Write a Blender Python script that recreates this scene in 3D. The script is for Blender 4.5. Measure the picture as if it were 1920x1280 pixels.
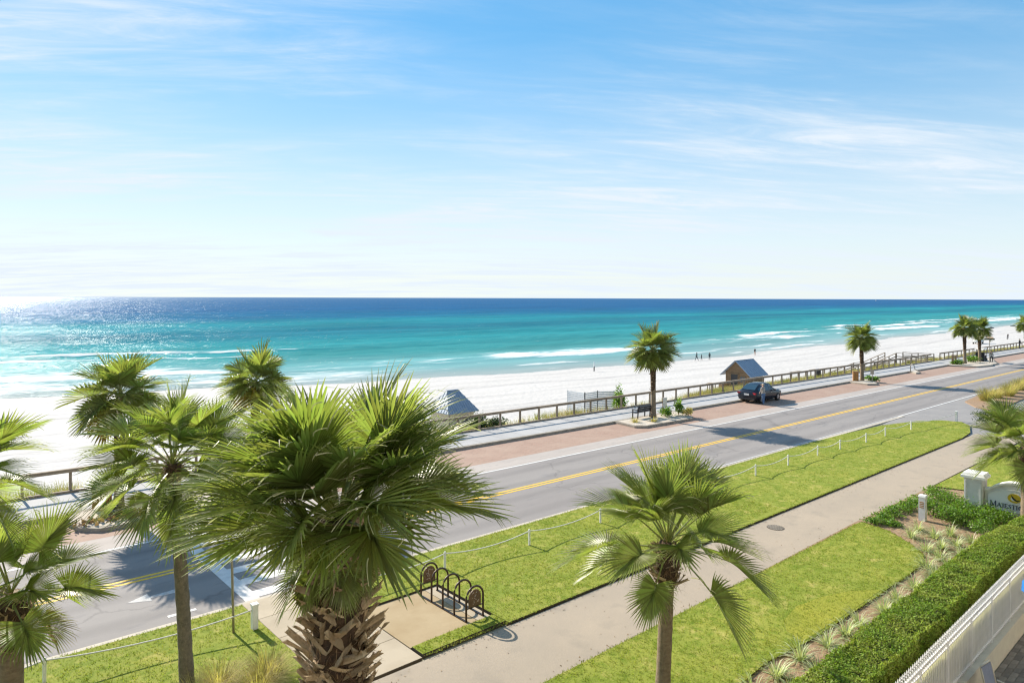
import bpy, math, random
import numpy as np
from mathutils import Vector, Matrix

# ------------------------------------------------------------------ clear
for o in list(bpy.data.objects):
    bpy.data.objects.remove(o)
SC = bpy.context.scene
COL = SC.collection
R = math.radians

# ------------------------------------------------------------------ camera, sky, sun, exposure
# World axes: +X runs along the road (west), +Y points out to sea, Z = 0 is the road surface.
cam_d = bpy.data.cameras.new('camera')
cam = bpy.data.objects.new('camera', cam_d)
COL.objects.link(cam)
cam_d.sensor_width = 36.0
cam_d.lens = 24.0
cam_d.shift_y = -0.0424
cam_d.clip_start = 0.1
cam_d.clip_end = 200000
PHI = math.atan2(1440, 1280)
fwd = Vector((math.cos(PHI), math.sin(PHI), 0))
cam.location = (0, 0, 9.0)
rot = fwd.to_track_quat('-Z', 'Y').to_matrix()
roll = Matrix.Rotation(R(0.18), 3, 'Z')
cam.rotation_euler = (rot @ roll).to_euler()
SC.camera = cam

SUN_EL, SUN_X = 30.5, -0.04
sv = Vector((SUN_X, 1.0, 0)).normalized() * math.cos(R(SUN_EL))
sv.z = math.sin(R(SUN_EL))
world = bpy.data.worlds.new('World')
SC.world = world
world.use_nodes = True


def build_world():
    nt = world.node_tree
    N, L = nt.nodes, nt.links
    N.clear()
    out = N.new('ShaderNodeOutputWorld')
    bg = N.new('ShaderNodeBackground')
    bg.inputs['Strength'].default_value = 0.075
    sky = N.new('ShaderNodeTexSky')
    sky.sky_type = 'NISHITA'
    sky.sun_disc = False
    sky.sun_elevation = R(SUN_EL)
    sky.sun_rotation = math.atan2(SUN_X, 1.0)
    sky.altitude = 10
    sky.air_density = 1.15
    sky.dust_density = 0.04
    sky.ozone_density = 3.5
    tc = N.new('ShaderNodeTexCoord')
    sep = N.new('ShaderNodeSeparateXYZ')
    L.new(tc.outputs['Generated'], sep.inputs[0])
    vm = N.new('ShaderNodeVectorMath')
    vm.operation = 'MAXIMUM'
    vm.inputs[1].default_value = (-2, -2, 0.03)
    L.new(tc.outputs['Generated'], vm.inputs[0])
    L.new(vm.outputs[0], sky.inputs['Vector'])

    def m(op, a, b=None, clamp=False):
        n = N.new('ShaderNodeMath')
        n.operation = op
        n.use_clamp = clamp
        for i, v in enumerate((a, b)):
            if v is None:
                continue
            if isinstance(v, (int, float)):
                n.inputs[i].default_value = v
            else:
                L.new(v, n.inputs[i])
        return n.outputs[0]
    zz = m('ADD', m('MAXIMUM', sep.outputs['Z'], 0.0), 0.10)
    px, py = m('DIVIDE', sep.outputs['X'], zz), m('DIVIDE', sep.outputs['Y'], zz)
    comb = N.new('ShaderNodeCombineXYZ')
    L.new(px, comb.inputs[0])
    L.new(py, comb.inputs[1])

    def noise(scale, rotz, sx, sy, detail, rough, dist=0.0, off=(0, 0, 0)):
        mp = N.new('ShaderNodeMapping')
        mp.vector_type = 'TEXTURE'
        mp.inputs['Rotation'].default_value = (0, 0, rotz)
        mp.inputs['Scale'].default_value = (1 / sx, 1 / sy, 1)
        mp.inputs['Location'].default_value = off
        L.new(comb.outputs[0], mp.inputs[0])
        n = N.new('ShaderNodeTexNoise')
        n.inputs['Scale'].default_value = scale
        n.inputs['Detail'].default_value = detail
        n.inputs['Roughness'].default_value = rough
        n.inputs['Distortion'].default_value = dist
        L.new(mp.outputs[0], n.inputs[0])
        return n.outputs[0]

    def ramp(v, a, b):
        n = N.new('ShaderNodeMapRange')
        n.interpolation_type = 'SMOOTHSTEP'
        n.inputs['From Min'].default_value = a
        n.inputs['From Max'].default_value = b
        L.new(v, n.inputs['Value'])
        return n.outputs[0]
    cover = ramp(noise(0.40, R(-40), 0.7, 1.3, 2, 0.5, 0.3, (1.3, 0.6, 0)), 0.33, 0.58)
    streak = ramp(noise(1.2, R(-37), 0.38, 1.7, 8, 0.62, 0.9, (0.4, 7.0, 0)), 0.30, 0.78)
    fine = ramp(noise(3.4, R(-30), 0.45, 1.5, 7, 0.68, 0.8), 0.3, 0.8)
    a = m('MULTIPLY', cover, streak)
    a = m('MULTIPLY', a, m('ADD', m('MULTIPLY', fine, 0.95), 0.25))
    # thin wisps higher up
    wisp = ramp(noise(1.6, R(-42), 0.28, 2.2, 6, 0.6, 0.5, (5, 2, 0)), 0.60, 0.78)
    a = m('ADD', a, m('MULTIPLY', wisp, 0.30))
    # the veil thickens towards the horizon, as a layer seen edge-on does
    veil = ramp(sep.outputs['Z'], 0.37, 0.00)
    a = m('ADD', m('MULTIPLY', a, 1.1), m('MULTIPLY', veil, 0.66), True)
    mix = N.new('ShaderNodeMix')
    mix.data_type = 'RGBA'
    L.new(a, mix.inputs['Factor'])
    # a deeper, evener blue, as behind a polarising filter
    gm = N.new('ShaderNodeGamma')
    gm.inputs['Gamma'].default_value = 0.44
    L.new(sky.outputs[0], gm.inputs['Color'])
    hs = N.new('ShaderNodeHueSaturation')
    hs.inputs['Saturation'].default_value = 2.1
    hs.inputs['Value'].default_value = 3.05
    L.new(gm.outputs[0], hs.inputs['Color'])
    L.new(hs.outputs[0], mix.inputs['A'])
    mix.inputs['B'].default_value = (5.9, 6.55, 7.2, 1)
    L.new(mix.outputs['Result'], bg.inputs['Color'])
    L.new(bg.outputs[0], out.inputs[0])


build_world()
sun_d = bpy.data.lights.new('sun', 'SUN')
sun_d.energy = 5.0
sun_d.angle = R(0.53)
sun_d.color = (1.0, 0.91, 0.78)
sun = bpy.data.objects.new('sun', sun_d)
sun.rotation_euler = sv.to_track_quat('Z', 'Y').to_euler()
sun.location = sv * 60
COL.objects.link(sun)
SC.view_settings.view_transform = 'Standard'
SC.view_settings.look = 'None'
SC.view_settings.exposure = 0.9
SC.view_settings.gamma = 1.0
SC.view_settings.use_curve_mapping = False
SC.cycles.use_denoising = True
SC.cycles.denoising_prefilter = 'FAST'
SC.cycles.filter_width = 1.25
SC.cycles.use_adaptive_sampling = False
SC.cycles.max_bounces = 6
SC.cycles.diffuse_bounces = 3
SC.cycles.caustics_reflective = False
SC.cycles.caustics_refractive = False
SC.cycles.transparent_max_bounces = 8
SC.cycles.sample_clamp_indirect = 2.5
SC.cycles.sample_clamp_direct = 7.0

# ------------------------------------------------------------------ helpers


class MB:
    """collects vertices and faces, then links them as ONE mesh object"""

    def __init__(s):
        s.v, s.f, s.m = [], [], []

    def add(s, vs, fs, mi=0):
        b = len(s.v)
        s.v += [tuple(v) for v in vs]
        s.f += [tuple(b + i for i in f) for f in fs]
        s.m += [mi] * len(fs)
        return s

    def box(s, c, size, rz=0.0, mi=0, rot=None, taper=1.0):
        hx, hy, hz = size[0] / 2, size[1] / 2, size[2] / 2
        M = rot if rot is not None else Matrix.Rotation(rz, 3, 'Z')
        vs = []
        for z in (-1, 1):
            t = taper if z > 0 else 1
            for x, y in ((-1, -1), (1, -1), (1, 1), (-1, 1)):
                vs.append(Vector(c) + M @ Vector((x * hx * t, y * hy * t, z * hz)))
        return s.add(vs, [(3, 2, 1, 0), (4, 5, 6, 7), (0, 1, 5, 4), (1, 2, 6, 5), (2, 3, 7, 6), (3, 0, 4, 7)], mi)

    def prism(s, pts, z0, z1, mi=0):
        n = len(pts)
        vs = [(p[0], p[1], z0) for p in pts] + [(p[0], p[1], z1) for p in pts]
        fs = [tuple(range(n - 1, -1, -1)), tuple(range(n, 2 * n))]
        fs += [(i, (i + 1) % n, n + (i + 1) % n, n + i) for i in range(n)]
        return s.add(vs, fs, mi)

    def tube(s, pts, rad, n=8, mi=0, cap=True):
        pts = [Vector(p) for p in pts]
        if not hasattr(rad, '__len__'):
            rad = [rad] * len(pts)
        vs, fs = [], []
        ref = Vector((0, 0, 1))
        for i, p in enumerate(pts):
            t = (pts[min(i + 1, len(pts) - 1)] - pts[max(i - 1, 0)]).normalized()
            r0 = ref if abs(t.dot(ref)) < 0.93 else Vector((1, 0, 0))
            a = t.cross(r0).normalized()
            b = t.cross(a).normalized()
            for k in range(n):
                w = 2 * math.pi * k / n
                vs.append(p + (a * math.cos(w) + b * math.sin(w)) * rad[i])
        for i in range(len(pts) - 1):
            for k in range(n):
                k2 = (k + 1) % n
                fs.append((i * n + k, i * n + k2, (i + 1) * n + k2, (i + 1) * n + k))
        if cap:
            fs.append(tuple(range(n - 1, -1, -1)))
            fs.append(tuple((len(pts) - 1) * n + k for k in range(n)))
        return s.add(vs, fs, mi)

    def bar(s, a, b, w, h, mi=0):
        a, b = Vector(a), Vector(b)
        d = (b - a)
        x = d.normalized()
        up = Vector((0, 0, 1)) if abs(x.z) < 0.95 else Vector((0, 1, 0))
        y = up.cross(x).normalized()
        z = x.cross(y)
        M = Matrix((x, y, z)).transposed()
        return s.box((a + b) / 2, (d.length, w, h), mi=mi, rot=M)

    def loft(s, rings, mi=0, closed=True, caps=True):
        n = len(rings[0])
        vs = [v for r in rings for v in r]
        fs = []
        for i in range(len(rings) - 1):
            for k in range(n if closed else n - 1):
                k2 = (k + 1) % n
                fs.append((i * n + k, i * n + k2, (i + 1) * n + k2, (i + 1) * n + k))
        if caps and closed:
            fs.append(tuple(range(n - 1, -1, -1)))
            fs.append(tuple((len(rings) - 1) * n + k for k in range(n)))
        return s.add(vs, fs, mi)

    def build(s, name, mats, parent=None, smooth=False, loc=None):
        me = bpy.data.meshes.new(name)
        me.from_pydata(s.v, [], s.f)
        if not isinstance(mats, (list, tuple)):
            mats = [mats]
        for mt in mats:
            me.materials.append(mt)
        if len(mats) > 1:
            me.polygons.foreach_set('material_index', s.m)
        if smooth:
            me.polygons.foreach_set('use_smooth', [True] * len(me.polygons))
        me.update()
        return link(name, me, parent, loc)


def link(name, me, parent=None, loc=None, rot=None, scale=None):
    o = bpy.data.objects.new(name, me)
    COL.objects.link(o)
    if parent is not None:
        o.parent = parent
    if loc is not None:
        o.location = loc
    if rot is not None:
        o.rotation_euler = rot
    if scale is not None:
        o.scale = scale if hasattr(scale, '__len__') else (scale,) * 3
    return o


def tag(o, label=None, cat=None, group=None, kind=None):
    if label:
        o['label'] = label
    if cat:
        o['category'] = cat
    if group:
        o['group'] = group
    if kind:
        o['kind'] = kind
    return o


def thing(name, label, cat, loc=(0, 0, 0), rz=0.0, group=None):
    o = bpy.data.objects.new(name, None)
    o.empty_display_size = 0.2
    COL.objects.link(o)
    o.location = loc
    o.rotation_euler = (0, 0, rz)
    return tag(o, label, cat, group)


def struct(o):
    o['kind'] = 'structure'
    return o


def copy_tree(o, loc=None, rz=None, label=None):
    c = o.copy()
    COL.objects.link(c)
    if loc is not None:
        c.location = loc
    if rz is not None:
        c.rotation_euler = (0, 0, rz)
    if label:
        c['label'] = label

    def rec(src, dst):
        for ch in src.children:
            d = ch.copy()
            COL.objects.link(d)
            d.parent = dst
            rec(ch, d)
    rec(o, c)
    return c


def mesh_np(name, V, F, mats, mi=None, smooth=False):
    """numpy vertices (N,3) and faces (M,k) with k = 3 or 4 -> mesh"""
    V = np.asarray(V, np.float32)
    F = np.asarray(F, np.int32)
    me = bpy.data.meshes.new(name)
    k = F.shape[1]
    me.vertices.add(len(V))
    me.vertices.foreach_set('co', V.ravel())
    me.loops.add(F.size)
    me.loops.foreach_set('vertex_index', F.ravel())
    me.polygons.add(len(F))
    me.polygons.foreach_set('loop_start', np.arange(0, F.size, k, dtype=np.int32))
    me.polygons.foreach_set('loop_total', np.full(len(F), k, np.int32))
    for mt in (mats if isinstance(mats, (list, tuple)) else [mats]):
        me.materials.append(mt)
    if mi is not None:
        me.polygons.foreach_set('material_index', np.asarray(mi, np.int32))
    if smooth:
        me.polygons.foreach_set('use_smooth', np.ones(len(F), bool))
    me.update(calc_edges=True)
    return me


def hash2(ix, iy, seed):
    h = (ix.astype(np.int64) * 374761393 + iy.astype(np.int64) * 668265263 + seed * 974711) & 0xFFFFFFFF
    h = ((h ^ (h >> 13)) * 1274126177) & 0xFFFFFFFF
    return ((h ^ (h >> 16)) & 0xFFFF) / 65535.0


def vnoise(x, y, seed=0):
    ix, iy = np.floor(x), np.floor(y)
    fx, fy = x - ix, y - iy
    fx, fy = fx * fx * (3 - 2 * fx), fy * fy * (3 - 2 * fy)
    ix, iy = ix.astype(np.int64), iy.astype(np.int64)
    a, b = hash2(ix, iy, seed), hash2(ix + 1, iy, seed)
    c, d = hash2(ix, iy + 1, seed), hash2(ix + 1, iy + 1, seed)
    return (a * (1 - fx) + b * fx) * (1 - fy) + (c * (1 - fx) + d * fx) * fy


def fbm(x, y, seed=0, octv=4):
    t, amp, tot = 0, 0.5, 0
    for k in range(octv):
        t = t + amp * vnoise(x * 2 ** k, y * 2 ** k, seed + k * 17)
        tot += amp
        amp *= 0.5
    return t / tot


def W(s, q, z=0.0):
    """road-side coordinates: distance s along the road, q across it; the road bends gently towards the viewer"""
    return (s, q * (1 - 0.0009 * max(-20.0, min(s, 220.0))), z)


# ------------------------------------------------------------------ materials
MATS = {}


def mat(name, col, rough=0.7, col2=None, scale=8.0, detail=5.0, lo=0.35, hi=0.65, bump=0.0, bscale=None, metal=0.0,
        spec=0.5, coord='Object', stretch=None, extra=None, island=0.0, trans=0.0, objrand=0.0):
    mt = bpy.data.materials.new(name)
    mt.use_nodes = True
    nt = mt.node_tree
    N, L = nt.nodes, nt.links
    bs = N['Principled BSDF']
    bs.inputs['Roughness'].default_value = rough
    bs.inputs['Metallic'].default_value = metal
    bs.inputs['Specular IOR Level'].default_value = spec
    c = (*col, 1)
    bs.inputs['Base Color'].default_value = c
    tc = N.new('ShaderNodeTexCoord')
    vec = tc.outputs[coord]
    if stretch:
        mp = N.new('ShaderNodeMapping')
        mp.inputs['Scale'].default_value = stretch
        L.new(vec, mp.inputs[0])
        vec = mp.outputs[0]
    cur = None

    def mixc(fac, a, b):
        n = N.new('ShaderNodeMix')
        n.data_type = 'RGBA'
        L.new(fac, n.inputs['Factor'])
        for key, v in (('A', a), ('B', b)):
            if isinstance(v, tuple):
                n.inputs[key].default_value = (*v[:3], 1)
            else:
                L.new(v, n.inputs[key])
        return n.outputs['Result']

    def noise(sc, det=5.0, rg=0.6):
        n = N.new('ShaderNodeTexNoise')
        n.inputs['Scale'].default_value = sc
        n.inputs['Detail'].default_value = det
        n.inputs['Roughness'].default_value = rg
        L.new(vec, n.inputs[0])
        return n.outputs[0]

    def rng(v, a, b, c0=0.0, c1=1.0):
        n = N.new('ShaderNodeMapRange')
        n.inputs['From Min'].default_value = a
        n.inputs['From Max'].default_value = b
        n.inputs['To Min'].default_value = c0
        n.inputs['To Max'].default_value = c1
        L.new(v, n.inputs['Value'])
        return n.outputs[0]
    cur = tuple(col)
    if col2:
        cur = mixc(rng(noise(scale, detail), lo, hi), cur, tuple(col2))
    for (c3, sc3, a3, b3) in (extra or []):
        cur = mixc(rng(noise(sc3, 4.0), a3, b3), cur, tuple(c3))
    if island or objrand:
        hs = N.new('ShaderNodeHueSaturation')
        if isinstance(cur, tuple):
            hs.inputs['Color'].default_value = (*cur, 1)
        else:
            L.new(cur, hs.inputs['Color'])
        val = None
        if island:
            g = N.new('ShaderNodeNewGeometry')
            val = rng(g.outputs['Random Per Island'], 0, 1, 1 - island, 1 + island)
            hue = rng(g.outputs['Random Per Island'], 0, 1, 0.5 - 0.05 * island, 0.5 + 0.035 * island)
            L.new(hue, hs.inputs['Hue'])
        if objrand:
            oi = N.new('ShaderNodeObjectInfo')
            v2 = rng(oi.outputs['Random'], 0, 1, 1 - objrand, 1 + objrand)
            if val is not None:
                mm = N.new('ShaderNodeMath')
                mm.operation = 'MULTIPLY'
                L.new(val, mm.inputs[0])
                L.new(v2, mm.inputs[1])
                val = mm.outputs[0]
            else:
                val = v2
        L.new(val, hs.inputs['Value'])
        cur = hs.outputs[0]
    if not isinstance(cur, tuple):
        L.new(cur, bs.inputs['Base Color'])
    if bump:
        bp = N.new('ShaderNodeBump')
        bp.inputs['Strength'].default_value = bump
        bp.inputs['Distance'].default_value = 0.03
        L.new(noise(bscale or scale * 4, 6.0, 0.65), bp.inputs['Height'])
        L.new(bp.outputs[0], bs.inputs['Normal'])
    if trans:
        tr = N.new('ShaderNodeBsdfTranslucent')
        if isinstance(cur, tuple):
            tr.inputs['Color'].default_value = (*cur, 1)
        else:
            g2 = N.new('ShaderNodeMix')
            g2.data_type = 'RGBA'
            g2.blend_type = 'MULTIPLY'
            g2.inputs['Factor'].default_value = 1.0
            L.new(cur, g2.inputs['A'])
            g2.inputs['B'].default_value = (1.3, 1.42, 0.72, 1)
            L.new(g2.outputs['Result'], tr.inputs['Color'])
        mx = N.new('ShaderNodeMixShader')
        mx.inputs[0].default_value = trans
        L.new(bs.outputs[0], mx.inputs[1])
        L.new(tr.outputs[0], mx.inputs[2])
        L.new(mx.outputs[0], N['Material Output'].inputs['Surface'])
    MATS[name] = mt
    return mt


M_ground = mat('ground_sand', (0.42, 0.38, 0.30), 0.95, (0.30, 0.28, 0.20), 0.4, bump=0.3)
M_asphalt = mat('asphalt', (0.235, 0.215, 0.205), 0.85, (0.275, 0.255, 0.24), 0.35, 6, 0.3, 0.7, bump=0.25, bscale=90, spec=0.25,
                stretch=(0.22, 1, 1), extra=[((0.175, 0.168, 0.17), 1.6, 0.56, 0.78), ((0.29, 0.28, 0.27), 60, 0.60, 0.85)])
M_gutter = mat('gutter_concrete', (0.40, 0.355, 0.32), 0.9, (0.34, 0.30, 0.27), 0.8, bump=0.2, bscale=60, stretch=(0.3, 1, 1),
               extra=[((0.26, 0.24, 0.225), 4, 0.58, 0.8)])
M_drive = mat('driveway_asphalt', (0.27, 0.255, 0.24), 0.9, (0.225, 0.215, 0.21), 0.6, bump=0.2, bscale=70,
              extra=[((0.32, 0.30, 0.28), 50, 0.58, 0.85)])


def road_wear(mt):
    N, L = mt.node_tree.nodes, mt.node_tree.links
    bs = N['Principled BSDF']
    src = bs.inputs['Base Color'].links[0].from_socket
    tc = N.new('ShaderNodeTexCoord')
    sp = N.new('ShaderNodeSeparateXYZ')
    L.new(tc.outputs['Object'], sp.inputs[0])

    def m(op, a, b=None):
        n = N.new('ShaderNodeMath')
        n.operation = op
        for i, v in enumerate((a, b)):
            if v is None:
                continue
            if isinstance(v, (int, float)):
                n.inputs[i].default_value = v
            else:
                L.new(v, n.inputs[i])
        return n.outputs[0]
    # wheel tracks polished darker, about 1.75 m apart
    q = m('DIVIDE', sp.outputs['Y'], m('SUBTRACT', 1.0, m('MULTIPLY', sp.outputs['X'], 0.0009)))
    wv = m('COSINE', m('MULTIPLY', m('SUBTRACT', q, 21.3), 2 * math.pi / 1.82))
    ns = N.new('ShaderNodeTexNoise')
    ns.inputs['Scale'].default_value = 0.5
    ns.inputs['Detail'].default_value = 5
    mp = N.new('ShaderNodeMapping')
    mp.inputs['Scale'].default_value = (0.25, 1.6, 1)
    L.new(tc.outputs['Object'], mp.inputs[0])
    L.new(mp.outputs[0], ns.inputs[0])
    f1 = m('MULTIPLY', m('MAXIMUM', wv, 0.0), m('MULTIPLY', ns.outputs[0], 0.42))
    vo = N.new('ShaderNodeTexVoronoi')
    vo.feature = 'DISTANCE_TO_EDGE'
    vo.inputs['Scale'].default_value = 0.16
    n2 = N.new('ShaderNodeTexNoise')
    n2.inputs['Scale'].default_value = 0.9
    n2.inputs['Detail'].default_value = 6
    L.new(tc.outputs['Object'], n2.inputs[0])
    mv = N.new('ShaderNodeVectorMath')
    mv.operation = 'MULTIPLY_ADD'
    mv.inputs[1].default_value = (1.6, 1.6, 0)
    L.new(n2.outputs['Color'], mv.inputs[0])
    L.new(tc.outputs['Object'], mv.inputs[2])
    L.new(mv.outputs[0], vo.inputs['Vector'])
    cr = N.new('ShaderNodeMapRange')
    cr.inputs['From Min'].default_value = 0.0
    cr.inputs['From Max'].default_value = 0.010
    cr.inputs['To Min'].default_value = 0.36
    cr.inputs['To Max'].default_value = 0.0
    L.new(vo.outputs['Distance'], cr.inputs['Value'])
    f = m('MINIMUM', m('ADD', f1, cr.outputs[0]), 0.8)
    mx = N.new('ShaderNodeMix')
    mx.data_type = 'RGBA'
    L.new(f, mx.inputs['Factor'])
    L.new(src, mx.inputs['A'])
    mx.inputs['B'].default_value = (0.085, 0.08, 0.08, 1)
    L.new(mx.outputs['Result'], bs.inputs['Base Color'])


road_wear(M_asphalt)
M_white = mat('road_paint_white', (0.66, 0.65, 0.62), 0.7, (0.50, 0.49, 0.47), 3.0, 6, 0.42, 0.75, extra=[((0.36, 0.35, 0.34), 22, 0.6, 0.8)])
M_faded = mat('road_paint_faded', (0.50, 0.49, 0.47), 0.8, (0.30, 0.29, 0.285), 5.0, 6, 0.4, 0.7)
M_yellow = mat('road_paint_yellow', (0.76, 0.46, 0.02), 0.7, (0.66, 0.40, 0.03), 3.0, 6, 0.4, 0.75, extra=[((0.50, 0.33, 0.08), 18, 0.66, 0.9)])
M_kerb = mat('kerb_concrete', (0.52, 0.46, 0.37), 0.9, (0.40, 0.36, 0.30), 1.5, bump=0.2)
M_kerb2 = mat('kerb_weathered', (0.36, 0.32, 0.26), 0.9, (0.25, 0.22, 0.18), 2.0, bump=0.3)
M_side = mat('sidewalk_concrete', (0.385, 0.38, 0.375), 0.9, (0.335, 0.33, 0.325), 0.8, bump=0.1, objrand=0.06)
M_path = mat('path_concrete', (0.365, 0.30, 0.225), 0.95, (0.31, 0.26, 0.20), 0.45, 6, 0.3, 0.7, bump=0.35, bscale=70,
             extra=[((0.43, 0.37, 0.29), 55, 0.55, 0.8), ((0.25, 0.215, 0.17), 1.1, 0.54, 0.85)])
M_pad = mat('pad_concrete', (0.39, 0.30, 0.175), 0.92, (0.32, 0.23, 0.12), 0.8, 5, 0.4, 0.7, bump=0.15, bscale=60, objrand=0.08)
M_walk = mat('walkway_concrete', (0.42, 0.355, 0.26), 0.92, (0.35, 0.29, 0.205), 0.8, 5, 0.4, 0.7, bump=0.15, bscale=60, objrand=0.06)
M_lawn = mat('lawn_turf', (0.20, 0.245, 0.036), 0.95, (0.27, 0.285, 0.050), 0.55, 5, 0.38, 0.62, bump=0.7, bscale=26, spec=0.15,
             extra=[((0.15, 0.205, 0.022), 3.5, 0.48, 0.66), ((0.44, 0.38, 0.12), 1.8, 0.56, 0.78)])
M_soil = mat('soil_edge', (0.07, 0.05, 0.035), 0.95, (0.05, 0.045, 0.025), 10)
M_mulch = mat('mulch', (0.38, 0.255, 0.15), 0.95, (0.22, 0.135, 0.08), 14, 6, 0.35, 0.65, bump=1.0, bscale=40,
              extra=[((0.40, 0.29, 0.19), 30, 0.58, 0.8)])
M_sand = mat('planting_sand', (0.56, 0.50, 0.42), 0.95, (0.42, 0.36, 0.29), 2.5, bump=0.6, bscale=14)
M_timber = mat('weathered_timber', (0.20, 0.155, 0.11), 0.9, (0.29, 0.235, 0.17), 6, 6, 0.3, 0.7, bump=0.4, stretch=(1, 1, 0.2), objrand=0.22)
M_brown = mat('brown_timber', (0.20, 0.115, 0.055), 0.8, (0.30, 0.185, 0.10), 5, 6, 0.3, 0.7, bump=0.3, objrand=0.15)
M_orange = mat('orange_timber', (0.42, 0.20, 0.05), 0.75, (0.30, 0.14, 0.045), 6, 6, 0.35, 0.7, objrand=0.12)
M_cedar = mat('cedar_siding', (0.25, 0.16, 0.085), 0.8, (0.18, 0.115, 0.06), 3, 6, 0.35, 0.65, bump=0.2, objrand=0.15)
M_cream = mat('cream_siding', (0.60, 0.53, 0.38), 0.8, (0.52, 0.455, 0.33), 2)
M_roof = mat('blue_grey_metal', (0.22, 0.275, 0.345), 0.5, (0.27, 0.325, 0.39), 2, metal=0.1)
M_dark = mat('dark_interior', (0.03, 0.03, 0.03), 0.6)
M_wht = mat('white_paint', (0.80, 0.79, 0.76), 0.6, (0.72, 0.71, 0.68), 6)
M_fence = mat('white_fence_paint', (0.84, 0.82, 0.78), 0.5, (0.78, 0.76, 0.72), 5, objrand=0.03)
M_facade = mat('pale_facade', (0.60, 0.57, 0.52), 0.9, (0.55, 0.52, 0.47), 0.3)
M_stucco = mat('cream_stucco', (0.66, 0.60, 0.46), 0.9, (0.59, 0.53, 0.41), 3)
M_screen = mat('cream_mesh_fabric', (0.60, 0.56, 0.47), 0.9, (0.55, 0.515, 0.43), 3, trans=0.5)
M_signw = mat('sign_stucco', (0.70, 0.68, 0.64), 0.9, (0.60, 0.58, 0.55), 4)
M_signp = mat('sign_panel', (0.78, 0.79, 0.81), 0.6, (0.75, 0.76, 0.79), 3)
M_navy = mat('navy_lettering', (0.025, 0.04, 0.09), 0.5)
M_gold = mat('gold_disc', (0.70, 0.50, 0.02), 0.5, (0.58, 0.40, 0.02), 20)
M_bronze = mat('bronze_tube', (0.045, 0.028, 0.02), 0.35, (0.06, 0.035, 0.02), 6, metal=0.3)
M_plaque = mat('bronze_plaque', (0.15, 0.085, 0.045), 0.55, (0.10, 0.055, 0.03), 9)
M_plaqueink = mat('plaque_lettering', (0.50, 0.42, 0.36), 0.7)
M_steel = mat('galvanised_steel', (0.36, 0.33, 0.27), 0.5, (0.28, 0.25, 0.2), 4, metal=0.5)
M_lime = mat('lime_sign', (0.36, 0.72, 0.02), 0.5, (0.42, 0.78, 0.03), 5, trans=0.35)
M_black = mat('black_plastic', (0.022, 0.022, 0.026), 0.45, (0.03, 0.03, 0.034), 8)
M_rope = mat('white_rope', (0.72, 0.70, 0.64), 0.8, (0.62, 0.60, 0.54), 30)
M_iron = mat('cast_iron', (0.10, 0.075, 0.05), 0.7, (0.07, 0.05, 0.035), 20)
M_frond = mat('palm_leaf', (0.160, 0.205, 0.050), 0.40, (0.235, 0.265, 0.080), 1.3, 3, 0.35, 0.65, spec=0.55, island=0.38, trans=0.52, objrand=0.15)
M_frondd = mat('palm_leaf_dark', (0.165, 0.205, 0.055), 0.38, (0.235, 0.255, 0.08), 1.3, 3, 0.35, 0.65, spec=0.5, island=0.4, trans=0.46, objrand=0.2)
M_deadf = mat('palm_leaf_dead', (0.20, 0.125, 0.075), 0.8, (0.27, 0.17, 0.09), 3, island=0.35, trans=0.25)
M_yelf = mat('palm_leaf_yellowing', (0.30, 0.20, 0.03), 0.6, (0.22, 0.22, 0.03), 2, island=0.35, trans=0.35)
M_thread = mat('leaf_thread', (0.52, 0.50, 0.34), 0.6, (0.42, 0.42, 0.26), 8, trans=0.3)
M_petiole = mat('palm_stalk', (0.16, 0.21, 0.035), 0.4, (0.22, 0.22, 0.06), 3, objrand=0.15)
M_trunk = mat('palm_trunk', (0.27, 0.205, 0.135), 0.95, (0.17, 0.13, 0.085), 7, 8, 0.35, 0.65, bump=1.0, bscale=22, stretch=(1, 1, 2.2),
              extra=[((0.27, 0.225, 0.165), 26, 0.55, 0.75)])
M_trunkg = mat('palm_trunk_grey', (0.20, 0.17, 0.12), 0.95, (0.125, 0.11, 0.075), 9, 8, 0.35, 0.65, bump=1.0, bscale=34,
               extra=[((0.24, 0.215, 0.16), 34, 0.56, 0.72)])
M_fibre = mat('palm_fibre', (0.10, 0.06, 0.032), 0.95, (0.05, 0.03, 0.018), 12, bump=1.0, bscale=40)
M_boot = mat('palm_leaf_base', (0.47, 0.375, 0.245), 0.85, (0.30, 0.215, 0.125), 5, 6, 0.35, 0.65, bump=0.5, bscale=30, objrand=0.38,
             extra=[((0.40, 0.33, 0.22), 9, 0.58, 0.75)])
M_bootf = mat('palm_leaf_base_far', (0.40, 0.32, 0.22), 0.9, (0.27, 0.20, 0.13), 6, objrand=0.3)
M_hedge = mat('hedge_leaf', (0.155, 0.235, 0.032), 0.6, (0.26, 0.31, 0.06), 0.9, 4, 0.4, 0.6, island=0.45, trans=0.35, spec=0.22)
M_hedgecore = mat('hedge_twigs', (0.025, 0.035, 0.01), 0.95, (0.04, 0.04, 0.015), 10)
M_shrub = mat('shrub_leaf', (0.10, 0.20, 0.024), 0.5, (0.16, 0.25, 0.035), 2, island=0.45, trans=0.4)
M_shrubd = mat('shrub_leaf_dark', (0.03, 0.06, 0.018), 0.5, (0.05, 0.08, 0.02), 2, island=0.4, trans=0.25)
M_varieg = mat('variegated_leaf', (0.58, 0.58, 0.38), 0.5, (0.26, 0.34, 0.12), 3, island=0.35, trans=0.35)
M_straw = mat('straw_grass', (0.45, 0.36, 0.15), 0.8, (0.36, 0.33, 0.11), 2, island=0.35, trans=0.4)
M_dune = mat('dune_grass_blade', (0.36, 0.29, 0.13), 0.8, (0.21, 0.22, 0.07), 0.5, 3, 0.4, 0.62, island=0.4, trans=0.4)
M_blade = mat('grass_blade', (0.185, 0.235, 0.034), 0.8, (0.275, 0.285, 0.055), 0.7, 4, 0.35, 0.65, island=0.45, trans=0.45, spec=0.2)
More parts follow.
